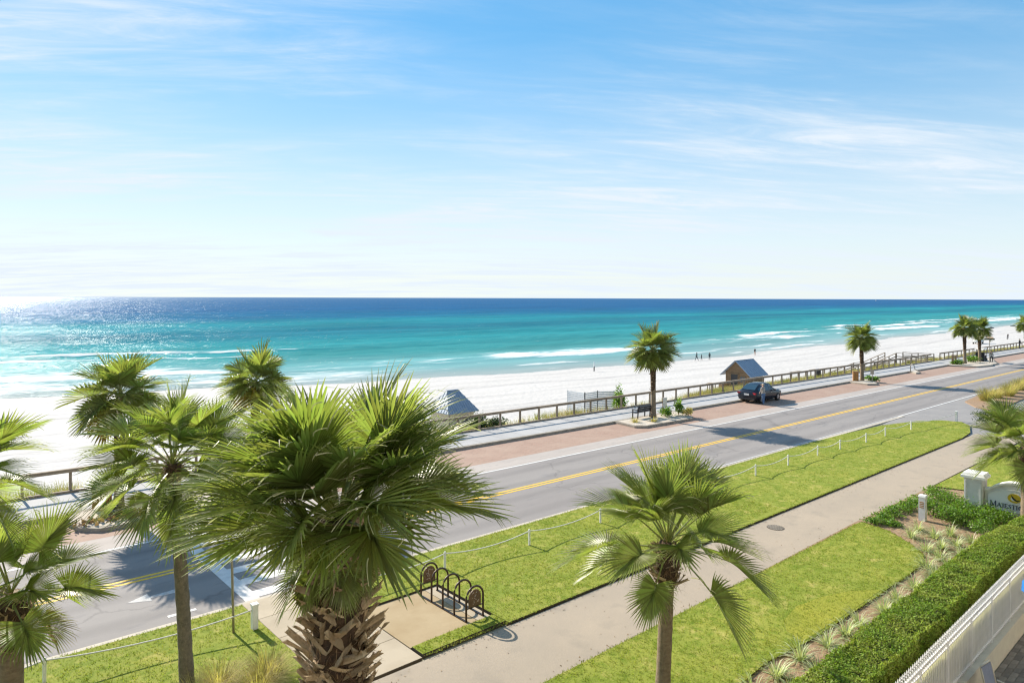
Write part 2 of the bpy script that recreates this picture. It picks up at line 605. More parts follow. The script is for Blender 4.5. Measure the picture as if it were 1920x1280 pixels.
M_skin = mat('skin', (0.50, 0.30, 0.22), 0.6)
M_hair = mat('hair_dark', (0.035, 0.025, 0.02), 0.7)
M_hat = mat('tan_cap', (0.50, 0.40, 0.27), 0.8)
M_jeans = mat('blue_denim', (0.10, 0.19, 0.33), 0.9, (0.07, 0.13, 0.25), 12)
M_jacket = mat('grey_jacket', (0.36, 0.33, 0.29), 0.9, (0.28, 0.26, 0.23), 6)
M_cloth = mat('dark_cloth', (0.03, 0.035, 0.04), 0.9)
M_clothb = mat('dark_teal_cloth', (0.02, 0.05, 0.06), 0.9)
M_clothw = mat('white_cloth', (0.75, 0.75, 0.73), 0.9)
M_carp = mat('navy_car_paint', (0.008, 0.011, 0.022), 0.22, spec=0.5)
M_glass = mat('car_glass', (0.02, 0.05, 0.075), 0.06, spec=0.9)
M_tyre = mat('tyre_rubber', (0.02, 0.02, 0.02), 0.85)
M_rim = mat('alloy_rim', (0.45, 0.45, 0.46), 0.35, metal=0.8)
M_red = mat('red_lamp', (0.40, 0.012, 0.02), 0.25)
M_yelp = mat('yellow_paint', (0.75, 0.62, 0.06), 0.5)
M_blue = mat('blue_canvas', (0.02, 0.20, 0.72), 0.8, (0.025, 0.24, 0.78), 4, trans=0.35)
M_greyf = mat('grey_sling_fabric', (0.24, 0.26, 0.32), 0.9, (0.20, 0.22, 0.28), 20)
M_paver = mat('patio_paver', (0.18, 0.15, 0.115), 0.85, (0.24, 0.205, 0.16), 3, objrand=0.3)
M_joint = mat('paver_joint', (0.085, 0.065, 0.042), 0.95)
M_screenw = mat('pale_screen_board', (0.74, 0.74, 0.73), 0.7, (0.66, 0.66, 0.65), 4, objrand=0.1)


def brick_material():
    mt = bpy.data.materials.new('parking_brick')
    mt.use_nodes = True
    N, L = mt.node_tree.nodes, mt.node_tree.links
    bs = N['Principled BSDF']
    bs.inputs['Roughness'].default_value = 0.9
    tc = N.new('ShaderNodeTexCoord')
    br = N.new('ShaderNodeTexBrick')
    br.inputs['Scale'].default_value = 1.0
    br.inputs['Brick Width'].default_value = 0.21
    br.inputs['Row Height'].default_value = 0.105
    br.inputs['Mortar Size'].default_value = 0.006
    br.inputs['Color1'].default_value = (0.33, 0.205, 0.15, 1)
    br.inputs['Color2'].default_value = (0.27, 0.165, 0.12, 1)
    br.inputs['Mortar'].default_value = (0.30, 0.24, 0.20, 1)
    L.new(tc.outputs['Object'], br.inputs['Vector'])
    ns = N.new('ShaderNodeTexNoise')
    ns.inputs['Scale'].default_value = 0.7
    ns.inputs['Detail'].default_value = 6
    L.new(tc.outputs['Object'], ns.inputs[0])
    rp = N.new('ShaderNodeMapRange')
    rp.inputs['From Min'].default_value = 0.35
    rp.inputs['From Max'].default_value = 0.75
    rp.inputs['To Max'].default_value = 0.65
    L.new(ns.outputs[0], rp.inputs[0])
    mx = N.new('ShaderNodeMix')
    mx.data_type = 'RGBA'
    L.new(rp.outputs[0], mx.inputs['Factor'])
    L.new(br.outputs['Color'], mx.inputs['A'])
    mx.inputs['B'].default_value = (0.37, 0.27, 0.205, 1)
    L.new(mx.outputs['Result'], bs.inputs['Base Color'])
    return mt


M_brick = brick_material()


def beach_material():
    mt = bpy.data.materials.new('white_sand')
    mt.use_nodes = True
    N, L = mt.node_tree.nodes, mt.node_tree.links
    bs = N['Principled BSDF']
    bs.inputs['Roughness'].default_value = 0.95
    bs.inputs['Specular IOR Level'].default_value = 0.2
    tc = N.new('ShaderNodeTexCoord')
    at = N.new('ShaderNodeAttribute')
    at.attribute_name = 'wet'
    at2 = N.new('ShaderNodeAttribute')
    at2.attribute_name = 'track'

    def noise(sc, st=(1, 1, 1), det=5):
        mp = N.new('ShaderNodeMapping')
        mp.inputs['Scale'].default_value = st
        L.new(tc.outputs['Object'], mp.inputs[0])
        n = N.new('ShaderNodeTexNoise')
        n.inputs['Scale'].default_value = sc
        n.inputs['Detail'].default_value = det
        L.new(mp.outputs[0], n.inputs[0])
        return n.outputs[0]

    def mix(f, a, b):
        n = N.new('ShaderNodeMix')
        n.data_type = 'RGBA'
        L.new(f, n.inputs['Factor'])
        for k, v in (('A', a), ('B', b)):
            if isinstance(v, tuple):
                n.inputs[k].default_value = (*v, 1)
            else:
                L.new(v, n.inputs[k])
        return n.outputs['Result']

    def rng(v, a, b, t=1.0):
        n = N.new('ShaderNodeMapRange')
        n.inputs['From Min'].default_value = a
        n.inputs['From Max'].default_value = b
        n.inputs['To Max'].default_value = t
        L.new(v, n.inputs[0])
        return n.outputs[0]

    def mul(a, b):
        n = N.new('ShaderNodeMath')
        n.operation = 'MULTIPLY'
        L.new(a, n.inputs[0])
        L.new(b, n.inputs[1])
        return n.outputs[0]
    c = mix(rng(noise(0.35, (0.2, 1, 1)), 0.35, 0.7), (0.52, 0.50, 0.475), (0.47, 0.45, 0.425))
    c = mix(rng(noise(2.2, (0.6, 1, 1)), 0.52, 0.72, 0.6), c, (0.41, 0.395, 0.375))
    c = mix(mul(at2.outputs['Fac'], rng(noise(1.2, (0.12, 2, 1)), 0.35, 0.6)), c, (0.29, 0.28, 0.275))
    c = mix(at.outputs['Fac'], c, (0.36, 0.36, 0.345))
    L.new(c, bs.inputs['Base Color'])
    rr = N.new('ShaderNodeMapRange')
    rr.inputs['To Min'].default_value = 0.95
    rr.inputs['To Max'].default_value = 0.35
    L.new(at.outputs['Fac'], rr.inputs[0])
    L.new(rr.outputs[0], bs.inputs['Roughness'])
    bp = N.new('ShaderNodeBump')
    bp.inputs['Strength'].default_value = 0.8
    bp.inputs['Distance'].default_value = 0.16
    L.new(noise(1.6, (0.8, 1, 1), 6), bp.inputs['Height'])
    L.new(bp.outputs[0], bs.inputs['Normal'])
    return mt


M_beach = beach_material()


def sea_material():
    mt = bpy.data.materials.new('sea_water')
    mt.use_nodes = True
    N, L = mt.node_tree.nodes, mt.node_tree.links
    bs = N['Principled BSDF']
    tc = N.new('ShaderNodeTexCoord')
    dep = N.new('ShaderNodeAttribute')
    dep.attribute_name = 'offshore'
    fo = N.new('ShaderNodeAttribute')
    fo.attribute_name = 'foam'

    def noise(sc, st=(1, 1, 1), det=5, rg=0.55, dist=0.0):
        mp = N.new('ShaderNodeMapping')
        mp.inputs['Scale'].default_value = st
        L.new(tc.outputs['Object'], mp.inputs[0])
        n = N.new('ShaderNodeTexNoise')
        n.inputs['Scale'].default_value = sc
        n.inputs['Detail'].default_value = det
        n.inputs['Roughness'].default_value = rg
        n.inputs['Distortion'].default_value = dist
        L.new(mp.outputs[0], n.inputs[0])
        return n.outputs[0]

    def m(op, a, b=None, clamp=False):
        n = N.new('ShaderNodeMath')
        n.operation = op
        n.use_clamp = clamp
        for i, v in enumerate((a, b)):
            if v is None:
                continue
            if isinstance(v, (int, float)):
                n.inputs[i].default_value = v
            else:
                L.new(v, n.inputs[i])
        return n.outputs[0]

    def rng(v, a, b, c0=0.0, c1=1.0, smooth=False):
        n = N.new('ShaderNodeMapRange')
        if smooth:
            n.interpolation_type = 'SMOOTHSTEP'
        n.inputs['From Min'].default_value = a
        n.inputs['From Max'].default_value = b
        n.inputs['To Min'].default_value = c0
        n.inputs['To Max'].default_value = c1
        L.new(v, n.inputs[0])
        return n.outputs[0]
    d = dep.outputs['Fac']
    # bottom depth: water colour by distance offshore, edges wander with the sand bars
    wob = m('MULTIPLY', m('SUBTRACT', noise(0.006, (0.35, 1, 1), 4), 0.5), 0.30)
    lg = m('LOGARITHM', m('ADD', d, 12.0), 10.0)
    lg = m('ADD', lg, wob)
    cr = N.new('ShaderNodeValToRGB')
    L.new(rng(lg, 1.08, 3.6), cr.inputs[0])
    stops = [(0.00, (0.27, 0.33, 0.32)), (0.10, (0.18, 0.32, 0.32)), (0.20, (0.125, 0.31, 0.31)), (0.29, (0.040, 0.235, 0.235)),
             (0.40, (0.018, 0.215, 0.235)), (0.47, (0.010, 0.135, 0.185)), (0.53, (0.013, 0.20, 0.24)), (0.59, (0.008, 0.115, 0.205)),
             (0.68, (0.007, 0.085, 0.200)), (1.0, (0.007, 0.080, 0.195))]
    el = cr.color_ramp.elements
    el[0].position, el[0].color = stops[0][0], (*stops[0][1], 1)
    el[1].position, el[1].color = stops[-1][0], (*stops[-1][1], 1)
    for p, c in stops[1:-1]:
        e = el.new(p)
        e.color = (*c, 1)
    # patches of light and dark water
    pat = rng(noise(0.035, (0.25, 1.3, 1), 6, 0.6), 0.3, 0.7, 0.78, 1.22)
    mulc = N.new('ShaderNodeMix')
    mulc.data_type = 'RGBA'
    mulc.blend_type = 'MULTIPLY'
    mulc.inputs['Factor'].default_value = 1.0
    L.new(cr.outputs[0], mulc.inputs['A'])
    L.new(pat, mulc.inputs['B'])
    # foam
    fn = noise(0.30, (0.30, 1.1, 1), 8, 0.68, 0.6)
    fm = m('ADD', m('MULTIPLY', fo.outputs['Fac'], 0.95), fn)
    foam = rng(fm, 0.84, 1.16, 0, 0.95, True)
    flecks = rng(m('ADD', noise(0.22, (0.22, 1.4, 1), 9, 0.7), rng(d, 90, 0, 0, 0.05)), 0.68, 0.76)
    foam = m('MAXIMUM', foam, m('MULTIPLY', flecks, rng(d, 600, 120, 0.0, 0.9)))
    mx = N.new('ShaderNodeMix')
    mx.data_type = 'RGBA'
    L.new(foam, mx.inputs['Factor'])
    L.new(mulc.outputs['Result'], mx.inputs['A'])
    mx.inputs['B'].default_value = (0.74, 0.75, 0.74, 1)
    # chop: ripples, waves and swell all about equally steep
    h = m('ADD', m('MULTIPLY', noise(0.035, (0.5, 1.0, 1), 10, 0.55), 11.0), m('MULTIPLY', noise(0.9, (0.6, 1, 1), 4, 0.6), 0.30))
    h = m('ADD', h, m('MULTIPLY', noise(0.42, (0.55, 1, 1), 3, 0.55), 0.8))
    bp = N.new('ShaderNodeBump')
    bp.inputs['Strength'].default_value = 1.0
    bp.inputs['Distance'].default_value = 1.0
    L.new(h, bp.inputs['Height'])
    df = N.new('ShaderNodeBsdfDiffuse')
    L.new(mx.outputs['Result'], df.inputs['Color'])
    gl = N.new('ShaderNodeBsdfGlossy')
    gl.inputs['Roughness'].default_value = 0.2
    gl.inputs['Color'].default_value = (0.9, 0.95, 1.0, 1)
    L.new(bp.outputs[0], gl.inputs['Normal'])
    ms = N.new('ShaderNodeMixShader')
    # far off the waves run together: the mirror part grows and blurs
    far = rng(lg, 2.6, 3.9)
    L.new(m('MULTIPLY', rng(foam, 0, 1, 1.0, 0.12), rng(far, 0, 1, 0.08, 0.14)), ms.inputs[0])
    L.new(rng(far, 0, 1, 0.19, 0.34), gl.inputs['Roughness'])
    L.new(df.outputs[0], ms.inputs[1])
    L.new(gl.outputs[0], ms.inputs[2])
    N.remove(bs)
    L.new(ms.outputs[0], N['Material Output'].inputs['Surface'])
    return mt


M_sea = sea_material()

# ------------------------------------------------------------------ SETTING: ground, beach, sea


def sheet(name, pts, z, mt, skirt=0.06, side=None):
    mb = MB()
    mb.prism(pts, z - skirt, z)
    o = mb.build(name, [mt])
    if side:
        o.data.materials.append(side)
        for p in o.data.polygons:
            if abs(p.normal.z) < 0.5:
                p.material_index = 1
    return struct(o)


def ribbon(name, q0, q1, s0, s1, z, mt, skirt=0.05, step=4.0):
    n = max(1, int((s1 - s0) / step))
    mb = MB()
    rings = []
    for i in range(n + 1):
        s = s0 + (s1 - s0) * i / n
        a, b = W(s, q0), W(s, q1)
        rings.append([(a[0], a[1], z - skirt), (b[0], b[1], z - skirt), (b[0], b[1], z), (a[0], a[1], z)])
    mb.loft(rings)
    return struct(mb.build(name, [mt]))


SHORE = [(-60000, 220), (-600, 190), (-150, 140), (-60, 129), (10, 117), (70, 101), (102, 92.5), (160, 92), (233, 94), (400, 97), (800, 106), (3000, 135), (60000, 220)]
sx_, sq_ = np.array([p[0] for p in SHORE], float), np.array([p[1] for p in SHORE], float)


def shore(x):
    return np.interp(x, sx_, sq_) + 1.3 * np.sin(x / 13.0) + 1.0 * np.sin(x / 5.3 + 1.0)


SEA_Z = -5.0
mb = MB()
mb.add([(-60000, -60000, -6.4), (60000, -60000, -6.4), (60000, 60, -6.4), (-60000, 60, -6.4)], [(0, 1, 2, 3)])
mb.add([(-500, 5.0, -0.06), (1500, 5.0, -0.06), (1500, 29, -0.06), (220, 29.3, -0.06), (-20, 37.0, -0.06), (-500, 37.0, -0.06)], [(0, 1, 2, 3, 4, 5)])
struct(mb.build('ground', [M_ground]))


def beach_z(x, y):
    """beach profile: dune toe at the railing, then a long even slope to the water"""
    t0 = 36.6 * (1 - 0.0009 * np.clip(x, -20, 220))
    sh = shore(x)
    d = y - t0
    zp = np.interp(d, [-1, 0.3, 3, 8, 12, 16], [-0.10, -0.12, -0.62, -1.95, -2.6, -3.0])
    t = np.clip((d - 16) / np.maximum(sh - t0 - 16, 5), 0, 2.2)
    zb = -3.0 + (SEA_Z + 3.0) * t
    z = np.where(d < 16, zp, zb)
    mound = np.exp(-((d - 5) / 4.0) ** 2) * (fbm(x / 5, y / 4, 3) - 0.45) * 1.1
    return z + np.where(d > 0.5, mound, 0) + np.where(d > 1, (fbm(x / 2.2, y / 1.6, 9, 3) - 0.5) * 0.10, 0)


def grid_mesh(name, xs, ys_fn, nrow, mt):
    X = np.repeat(xs[:, None], nrow, 1)
    Y = ys_fn(X)
    return X, Y


xs = np.concatenate([np.linspace(-400, -60, 20), np.arange(-55, 300, 1.6), np.geomspace(302, 6000, 60)])
tt = np.concatenate([np.linspace(0, 0.3, 34), np.linspace(0.31, 1.0, 56), np.linspace(1.02, 1.6, 14)])
X = np.repeat(xs[:, None], len(tt), 1)
t0 = 36.45 * (1 - 0.0009 * np.clip(X, -20, 220))
Y = t0 + (shore(X) - t0) * tt[None, :]
Z = beach_z(X, Y)
nx, ny = X.shape
idx = np.arange(nx * ny).reshape(nx, ny)
F = np.stack([idx[:-1, :-1], idx[1:, :-1], idx[1:, 1:], idx[:-1, 1:]], -1).reshape(-1, 4)
me = mesh_np('beach', np.stack([X, Y, Z], -1).reshape(-1, 3), F, M_beach, smooth=True)
dsh = shore(X) - Y
wet = np.clip(1 - (dsh - 0.5) / (3.5 + 3 * fbm(X / 9, X * 0, 5)), 0, 1) ** 0.7
trk = np.zeros_like(X)
for (f0, wd, st) in ((0.30, 0.5, 0.7), (0.345, 0.5, 0.6), (0.47, 0.6, 0.45), (0.62, 0.7, 0.8), (0.66, 0.6, 0.55), (0.74, 0.8, 0.35), (0.86, 0.8, 0.5)):
    yc = t0 + (shore(np.clip(X, -200, 900)) - t0) * (f0 + 0.015 * np.sin(X / 31 + f0 * 40))
    trk = np.maximum(trk, st * np.exp(-((Y - yc) / wd) ** 2))
for nm, arr in (('wet', wet), ('track', trk)):
    a = me.attributes.new(nm, 'FLOAT', 'POINT')
    a.data.foreach_set('value', arr.astype(np.float32).ravel())
struct(link('beach', me))

# sea
xs = np.concatenate([-np.geomspace(60000, 260, 40), np.arange(-255, 520, 1.7), np.geomspace(525, 60000, 70)])
dd = np.concatenate([np.arange(-3, 150, 0.8), np.geomspace(151, 700, 150), np.geomspace(720, 60000, 60)])
X = np.repeat(xs[:, None], len(dd), 1)
D = np.repeat(dd[None, :], len(xs), 0)
Y = shore(X) + D
wv = fbm(X / 40, X * 0 + 0.3, 21, 3) - 0.5          # wander of the breaker lines
foam = np.zeros_like(X)
Zw = np.zeros_like(X)


def breaker(d0, front, back, strength, seed, wander, amp, patch=None, plen=30.0, floor=0.0):
    """one line of breaking water: a steep face towards the beach and a long tail of foam behind it"""
    global foam, Zw
    dc = d0 + wander * (fbm(X / 45, X * 0, seed, 4) - 0.5) * 2
    if callable(patch):
        k = patch(X)
    else:
        k = np.ones_like(X)
    k = k * np.clip((fbm(X / plen, X * 0, seed + 5, 3) - 0.28) * 3.2, floor, 1)
    r = D - dc
    prof = np.where(r < 0, np.exp(-(r / front) ** 2), np.exp(-(r / back) ** 2))
    foam = np.maximum(foam, strength * k * prof)
    Zw = Zw + amp * (0.35 + 0.65 * k) * np.where(r < 0, np.exp(-(r / (front * 0.8)) ** 2), np.exp(-(r / (back * 0.7)) ** 2))


left = lambda x: np.clip((112 - x) / 55, 0, 1)
right = lambda x: np.clip((x - 40) / 60, 0, 1)
breaker(1.2, 1.2, 2.6, 0.66, 1, 1.2, 0.05, None, 40)
breaker(8, 1.5, 5.0, 0.52, 2, 3, 0.10, None, 25)
breaker(21, 2.5, 15.0, 0.70, 3, 4, 0.35, None, 60, 0.55)
breaker(29, 2.5, 12.0, 0.52, 4, 5, 0.30, None, 45)
breaker(5, 4, 24, 0.88, 6, 3, 0.1, left, 90, 0.6)
breaker(36, 2.5, 9, 0.70, 7, 6, 0.4, lambda x: np.clip((x - 150) / 60, 0, 1), 60)
breaker(56, 2.0, 8.0, 0.80, 8, 6, 0.45, left, 26)
breaker(74, 1.8, 6.0, 0.68, 9, 7, 0.40, left, 22)
breaker(50, 2.0, 7.0, 0.66, 10, 6, 0.3, lambda x: np.clip((x - 240) / 120, 0, 1), 60)
sw = np.sin(D / 5.2 + 2.2 * fbm(X / 60, D / 60, 40, 3) * 6) * 0.13 + np.sin(D / 9.7 + X / 60 + 5 * fbm(X / 90, D / 90, 41, 2)) * 0.16
Zw += sw * np.clip((D - 6) / 30, 0, 1) * np.clip((2500 - D) / 2000, 0, 1)
Zw += (fbm(X / 6, D / 2.6, 50, 4) - 0.5) * 0.5 * np.clip((D - 8) / 30, 0.1, 1) * np.clip((1500 - D) / 900, 0, 1)
Z = SEA_Z + 0.12 + Zw
nx, ny = X.shape
idx = np.arange(nx * ny).reshape(nx, ny)
F = np.stack([idx[:-1, :-1], idx[1:, :-1], idx[1:, 1:], idx[:-1, 1:]], -1).reshape(-1, 4)
me = mesh_np('sea', np.stack([X, Y, Z], -1).reshape(-1, 3), F, M_sea, smooth=True)
for nm, arr in (('offshore', np.maximum(D, 0)), ('foam', foam)):
    a = me.attributes.new(nm, 'FLOAT', 'POINT')
    a.data.foreach_set('value', arr.astype(np.float32).ravel())
struct(link('sea', me))

# ------------------------------------------------------------------ SETTING: road and pavements
ribbon('road', 20.42, 27.9, -40, 240, 0.0, M_asphalt)
ribbon('gutter', 27.9, 29.35, -40, 240, 0.0, M_gutter)
ribbon('parking_bay', 29.35, 32.95, -40, 240, 0.0, M_brick)
ribbon('near_kerb', 20.16, 20.42, -40, 57.4, 0.02, M_kerb, 0.07)
for (a, b) in ((-40, 4.6), (10.6, 38.1), (45.3, 75.6), (80.9, 104.8), (124, 240)):
    ribbon('far_kerb', 32.95, 33.17, a, b, 0.15, M_kerb2, 0.2)
for (a, b) in ((4.6, 10.6), (38.1, 45.3), (75.6, 80.9), (104.8, 124)):
    ribbon('flush_kerb', 32.95, 33.17, a, b, 0.148, M_kerb2, 0.2)
sw_o = ribbon('sidewalk', 33.17, 36.45, -40, 240, 0.125, M_side, 0.2)
slab_me = None
for i in range(92):
    s0 = -6 + i * 1.8
    a, b, c, d = W(s0, 33.19), W(s0 + 1.782, 33.19), W(s0 + 1.782, 36.42), W(s0, 36.42)
    mb = MB()
    mb.prism([p[:2] for p in (a, b, c, d)], 0.128, 0.15)
    mb.build('slab', [M_side], sw_o)


def marking(name, q0, q1, s0, s1, mt, z=0.005):
    return ribbon(name, q0, q1, s0, s1, z, mt, 0.003, 3.0)


marking('road_marking', 27.72, 27.86, -40, 7.6, M_white)
marking('road_marking', 27.72, 27.86, 11.4, 240, M_white)
marking('road_marking', 24.36, 24.49, -40, 7.5, M_yellow)
marking('road_marking', 24.10, 24.23, -40, 7.5, M_yellow)
marking('road_marking', 24.36, 24.49, 11.6, 240, M_yellow)
marking('road_marking', 24.10, 24.23, 11.6, 240, M_yellow)
marking('road_marking', 20.52, 20.64, 24, 57, M_faded)
marking('road_marking', 20.46, 20.60, 57, 240, M_white)
# crosswalk: two lines across the road and bars along it
for s0 in (7.55, 11.0):
    marking('crosswalk_marking', 20.46, 27.8, s0, s0 + 0.42, M_white, 0.006)
for k in range(7):
    q0 = 20.55 + k * 1.12
    marking('crosswalk_marking', q0, q0 + 0.50, 7.97, 11.0, M_white, 0.0065)
# bicycle-lane arrow and short bar
mb = MB()
mb.prism([(5.2, 22.45), (6.6, 22.30), (6.6, 22.62), (5.2, 22.55)], 0.001, 0.005)
mb.prism([(4.9, 22.5), (5.5, 22.2), (5.5, 22.8)], 0.0012, 0.0056)
struct(mb.build('road_arrow', [M_faded]))
mb = MB()
mb.prism([(5.55, 20.72), (6.3, 20.71), (6.3, 20.84), (5.55, 20.86)], 0.001, 0.005)
struct(mb.build('road_bar', [M_white]))

# driveway
sheet('driveway', [(52.5, 3), (140, 3), W(140, 20.41)[:2], W(100, 20.41)[:2], W(57.4, 20.41)[:2], (52.5, 19.0)], -0.004, M_drive)
# path, walkway, bicycle pad
ribbon('path', 11.5, 14.2, -30, 53.6, 0.02, M_path, 0.07)
wk = sheet('walkway', [(7.37, 14.21), (9.68, 14.21), (9.68, 20.15), (7.37, 20.15)], 0.016, M_joint)
for (q0, q1) in ((14.22, 15.5), (15.52, 17.5), (17.52, 18.9), (18.92, 20.14)):
    mb = MB()
    mb.prism([(7.38, q0), (9.67, q0), (9.67, q1), (7.38, q1)], 0.0165, 0.026)
    mb.build('slab', [M_walk], wk)
pd = sheet('bicycle_pad', [(9.69, 14.78), (12.4, 14.78), (12.4, 17.45), (9.69, 17.45)], 0.018, M_joint)
for (s0, s1, m_) in ((9.70, 11.93, M_pad), (11.95, 12.39, M_walk)):
    mb = MB()
    mb.prism([(s0, 14.79), (s1, 14.79), (s1, 17.44), (s0, 17.44)], 0.0185, 0.030)
    mb.build('slab', [m_], pd)

# lawns (turf stands about 5 cm above the paving)
LZ = 0.075


def wpts(l):
    return [W(*p)[:2] for p in l]


def line_w(q, s0, s1, n=10):
    return [W(s0 + (s1 - s0) * i / n, q)[:2] for i in range(n + 1)]


lawn_polys = [
    line_w(14.26, -30, 7.33) + line_w(20.13, 7.33, -30),
    [(9.72, 17.48), (12.44, 17.48), (12.44, 20.02), (9.72, 20.02)],
    [(9.72, 14.26), (12.44, 14.24), (12.44, 14.75), (9.72, 14.75)],
    line_w(14.26, 12.46, 51.0) + [(53.5, 13.8), (56.4, 14.6), (57.6, 15.4), (57.3, 16.6), (55.5, 17.7), (51.6, 18.75), (47, 19.15)] + line_w(20.13, 43, 12.46),
    line_w(11.47, -30, 28.4, 14) + [(28.69, 11.12)] + [(28.37, 10.0), (27.52, 8.99), (26.58, 8.23), (25.75, 8.01), (24.16, 7.99), (22.65, 8.03), (20.84, 8.07),
                     (18.87, 8.12), (17.41, 8.19), (15.89, 8.38), (14.76, 8.31), (12, 8.3), (8, 8.4), (-30, 8.4)],
    [(36.8, 11.0), (37.4, 8.9), (38.5, 7.2), (60, 6.0), (60, 10.4), (51.5, 10.75)],
]
lawn_polys[4] = list(reversed(lawn_polys[4]))
for pl in lawn_polys:
    sheet('lawn', pl, LZ, M_lawn, 0.12, M_soil)
M_sod = mat('newer_turf', (0.285, 0.285, 0.04), 0.95, (0.23, 0.25, 0.035), 0.8, 5, 0.38, 0.62, bump=0.7, bscale=26, spec=0.15)
sheet('lawn_patch', [(17.5, 8.25), (17.75, 8.8), (18.3, 9.15), (19.4, 9.32), (20.6, 9.1), (21.6, 8.75), (22.5, 8.12), (20.8, 8.14)], LZ + 0.004, M_sod, 0.03, M_soil)
sheet('planting_bed', [(-10, 5.2), (42, 5.2), (60, 5.6), (60, 7), (38.4, 7.3), (36.9, 11.1), (28.6, 11.35), (-10, 11.3)], 0.03, M_mulch)
sheet('verge_island', [(69.5, 18.35), (66.6, 16.8), (66.0, 15.6), (67.5, 15.2), (77, 15.4), (110, 15.0), (110, 18.3), (92, 18.75), (76.4, 18.8)], 0.07, M_mulch, 0.12)
# planting islands along the parking bay
ISL = [
    [(4.55, 32.75), (5.0, 30.55), (5.6, 29.95), (10.2, 29.9), (10.65, 30.4), (10.65, 32.75)],
    [(38.2, 31.75), (37.9, 29.8), (38.5, 29.25), (43.5, 28.9), (44.2, 29.2), (45.3, 31.55)],
    [(75.75, 30.65), (75.1, 28.6), (76.1, 27.95), (80.9, 30.4)],
    [(105.0, 29.7), (105.9, 26.6), (109.6, 25.75), (111.5, 26.1), (113.0, 25.9), (123.6, 29.2)],
    [(92.1, 30.2), (91.0, 29.1), (92.0, 28.9), (94.2, 30.15)],
]
for k, pl in enumerate(ISL):
    cx = sum(p[0] for p in pl) / len(pl)
    cy = sum(p[1] for p in pl) / len(pl)
    sheet('island_kerb', pl, 0.15, M_kerb2, 0.2)
    inner = []
    for (x, y) in pl:
        dx, dy = cx - x, cy - y
        l = math.hypot(dx, dy)
        inner.append((x + dx / l * 0.22, y + dy / l * 0.2))
    sheet('island_soil', inner, 0.165, M_sand, 0.03)

# patio below the fence
PZ = -0.55
patio = sheet('patio', [(-500, -400), (1500, -400), (1500, 4.87), (-500, 4.87)], PZ, M_joint, 0.1)
pv = MB()
pv.box((0, 0, 0.012), (0.292, 0.142, 0.024), taper=0.97)
pv_me = None
rnd = random.Random(5)
cnt = 0
for i in range(40):
    for j in range(12):
        x = 18.4 + i * 0.30 + (0.15 if j % 2 else 0)
        y = 4.76 - j * 0.15
        # keep the part of the patio the picture shows
        if (y < 4.76 - (x - 17.6) * 0.35) or cnt >= 290:
            continue
        if pv_me is None:
            o = pv.build('paver', [M_paver], patio)
            pv_me = o.data
        else:
            o = link('paver', pv_me, patio)
        o.location = (x, y, PZ + rnd.uniform(0, 0.005))
        o.rotation_euler = (rnd.uniform(-.01, .01), rnd.uniform(-.01, .01), rnd.uniform(-.02, .02))
        cnt += 1

# ------------------------------------------------------------------ VEGETATION helpers


def blades_np(rng, P, n, length, spread, width, droop=0.6, seg=3, up=(0.75, 1.0)):
    """n arching blades at each base point of P; returns V, F (quads)"""
    P = np.repeat(np.asarray(P, float), n, 0)
    N_ = len(P)
    az = rng.uniform(0, 2 * np.pi, N_)
    el = rng.uniform(up[0], up[1], N_) * np.pi / 2
    L_ = length * rng.uniform(0.6, 1.1, N_)
    P = P + np.stack([np.cos(az), np.sin(az), np.zeros(N_)], 1) * (spread * rng.uniform(0, 1, N_) ** 0.7)[:, None]
    d = np.stack([np.cos(az) * np.cos(el), np.sin(az) * np.cos(el), np.sin(el)], 1)
    side = np.stack([-np.sin(az), np.cos(az), np.zeros(N_)], 1)
    w = width * rng.uniform(0.7, 1.2, N_)
    cur = P.copy()
    rows = []
    for k in range(seg + 1):
        t = k / seg
        ww = w * (1 - t) ** 0.7 * 0.5 + 0.0005
        rows.append(cur - side * ww[:, None])
        rows.append(cur + side * ww[:, None])
        cur = cur + d * (L_ / seg)[:, None]
        d = d + np.array([0, 0, -1.0]) * (droop * (0.4 + t) * rng.uniform(0.5, 1.3, N_))[:, None]
        d = d + np.stack([np.cos(az), np.sin(az), 0 * az], 1) * 0.12
        d /= np.linalg.norm(d, axis=1)[:, None]
    V = np.stack(rows, 1).reshape(-1, 3)
    base = np.arange(N_)[:, None] * (2 * (seg + 1))
    F = []
    for k in range(seg):
        F.append(base + np.array([[2 * k, 2 * k + 1, 2 * k + 3, 2 * k + 2]]))
    return V, np.concatenate(F, 0)


def cards_np(rng, P, size, nrm=None, tilt=0.9):
    """small diamond leaves at points P"""
    n = len(P)
    r = rng.normal(size=(n, 3))
    if nrm is not None:
        r = nrm + r * tilt
    r /= np.linalg.norm(r, axis=1)[:, None]
    a = np.cross(r, rng.normal(size=(n, 3)))
    a /= np.linalg.norm(a, axis=1)[:, None]
    b = np.cross(r, a)
    s = size * rng.uniform(0.6, 1.3, n)[:, None]
    V = np.stack([P - a * s, P + b * s * 0.5, P + a * s, P - b * s * 0.5], 1).reshape(-1, 3)
    F = np.arange(n * 4).reshape(n, 4)
    return V, F


def in_poly(x, y, poly):
    c = np.zeros(len(x), bool)
    n = len(poly)
    for i in range(n):
        x1, y1 = poly[i]
        x2, y2 = poly[(i + 1) % n]
        if y1 == y2:
            continue
        t = ((y1 > y) != (y2 > y)) & (x < (x2 - x1) * (y - y1) / (y2 - y1) + x1)
        c ^= t
    return c


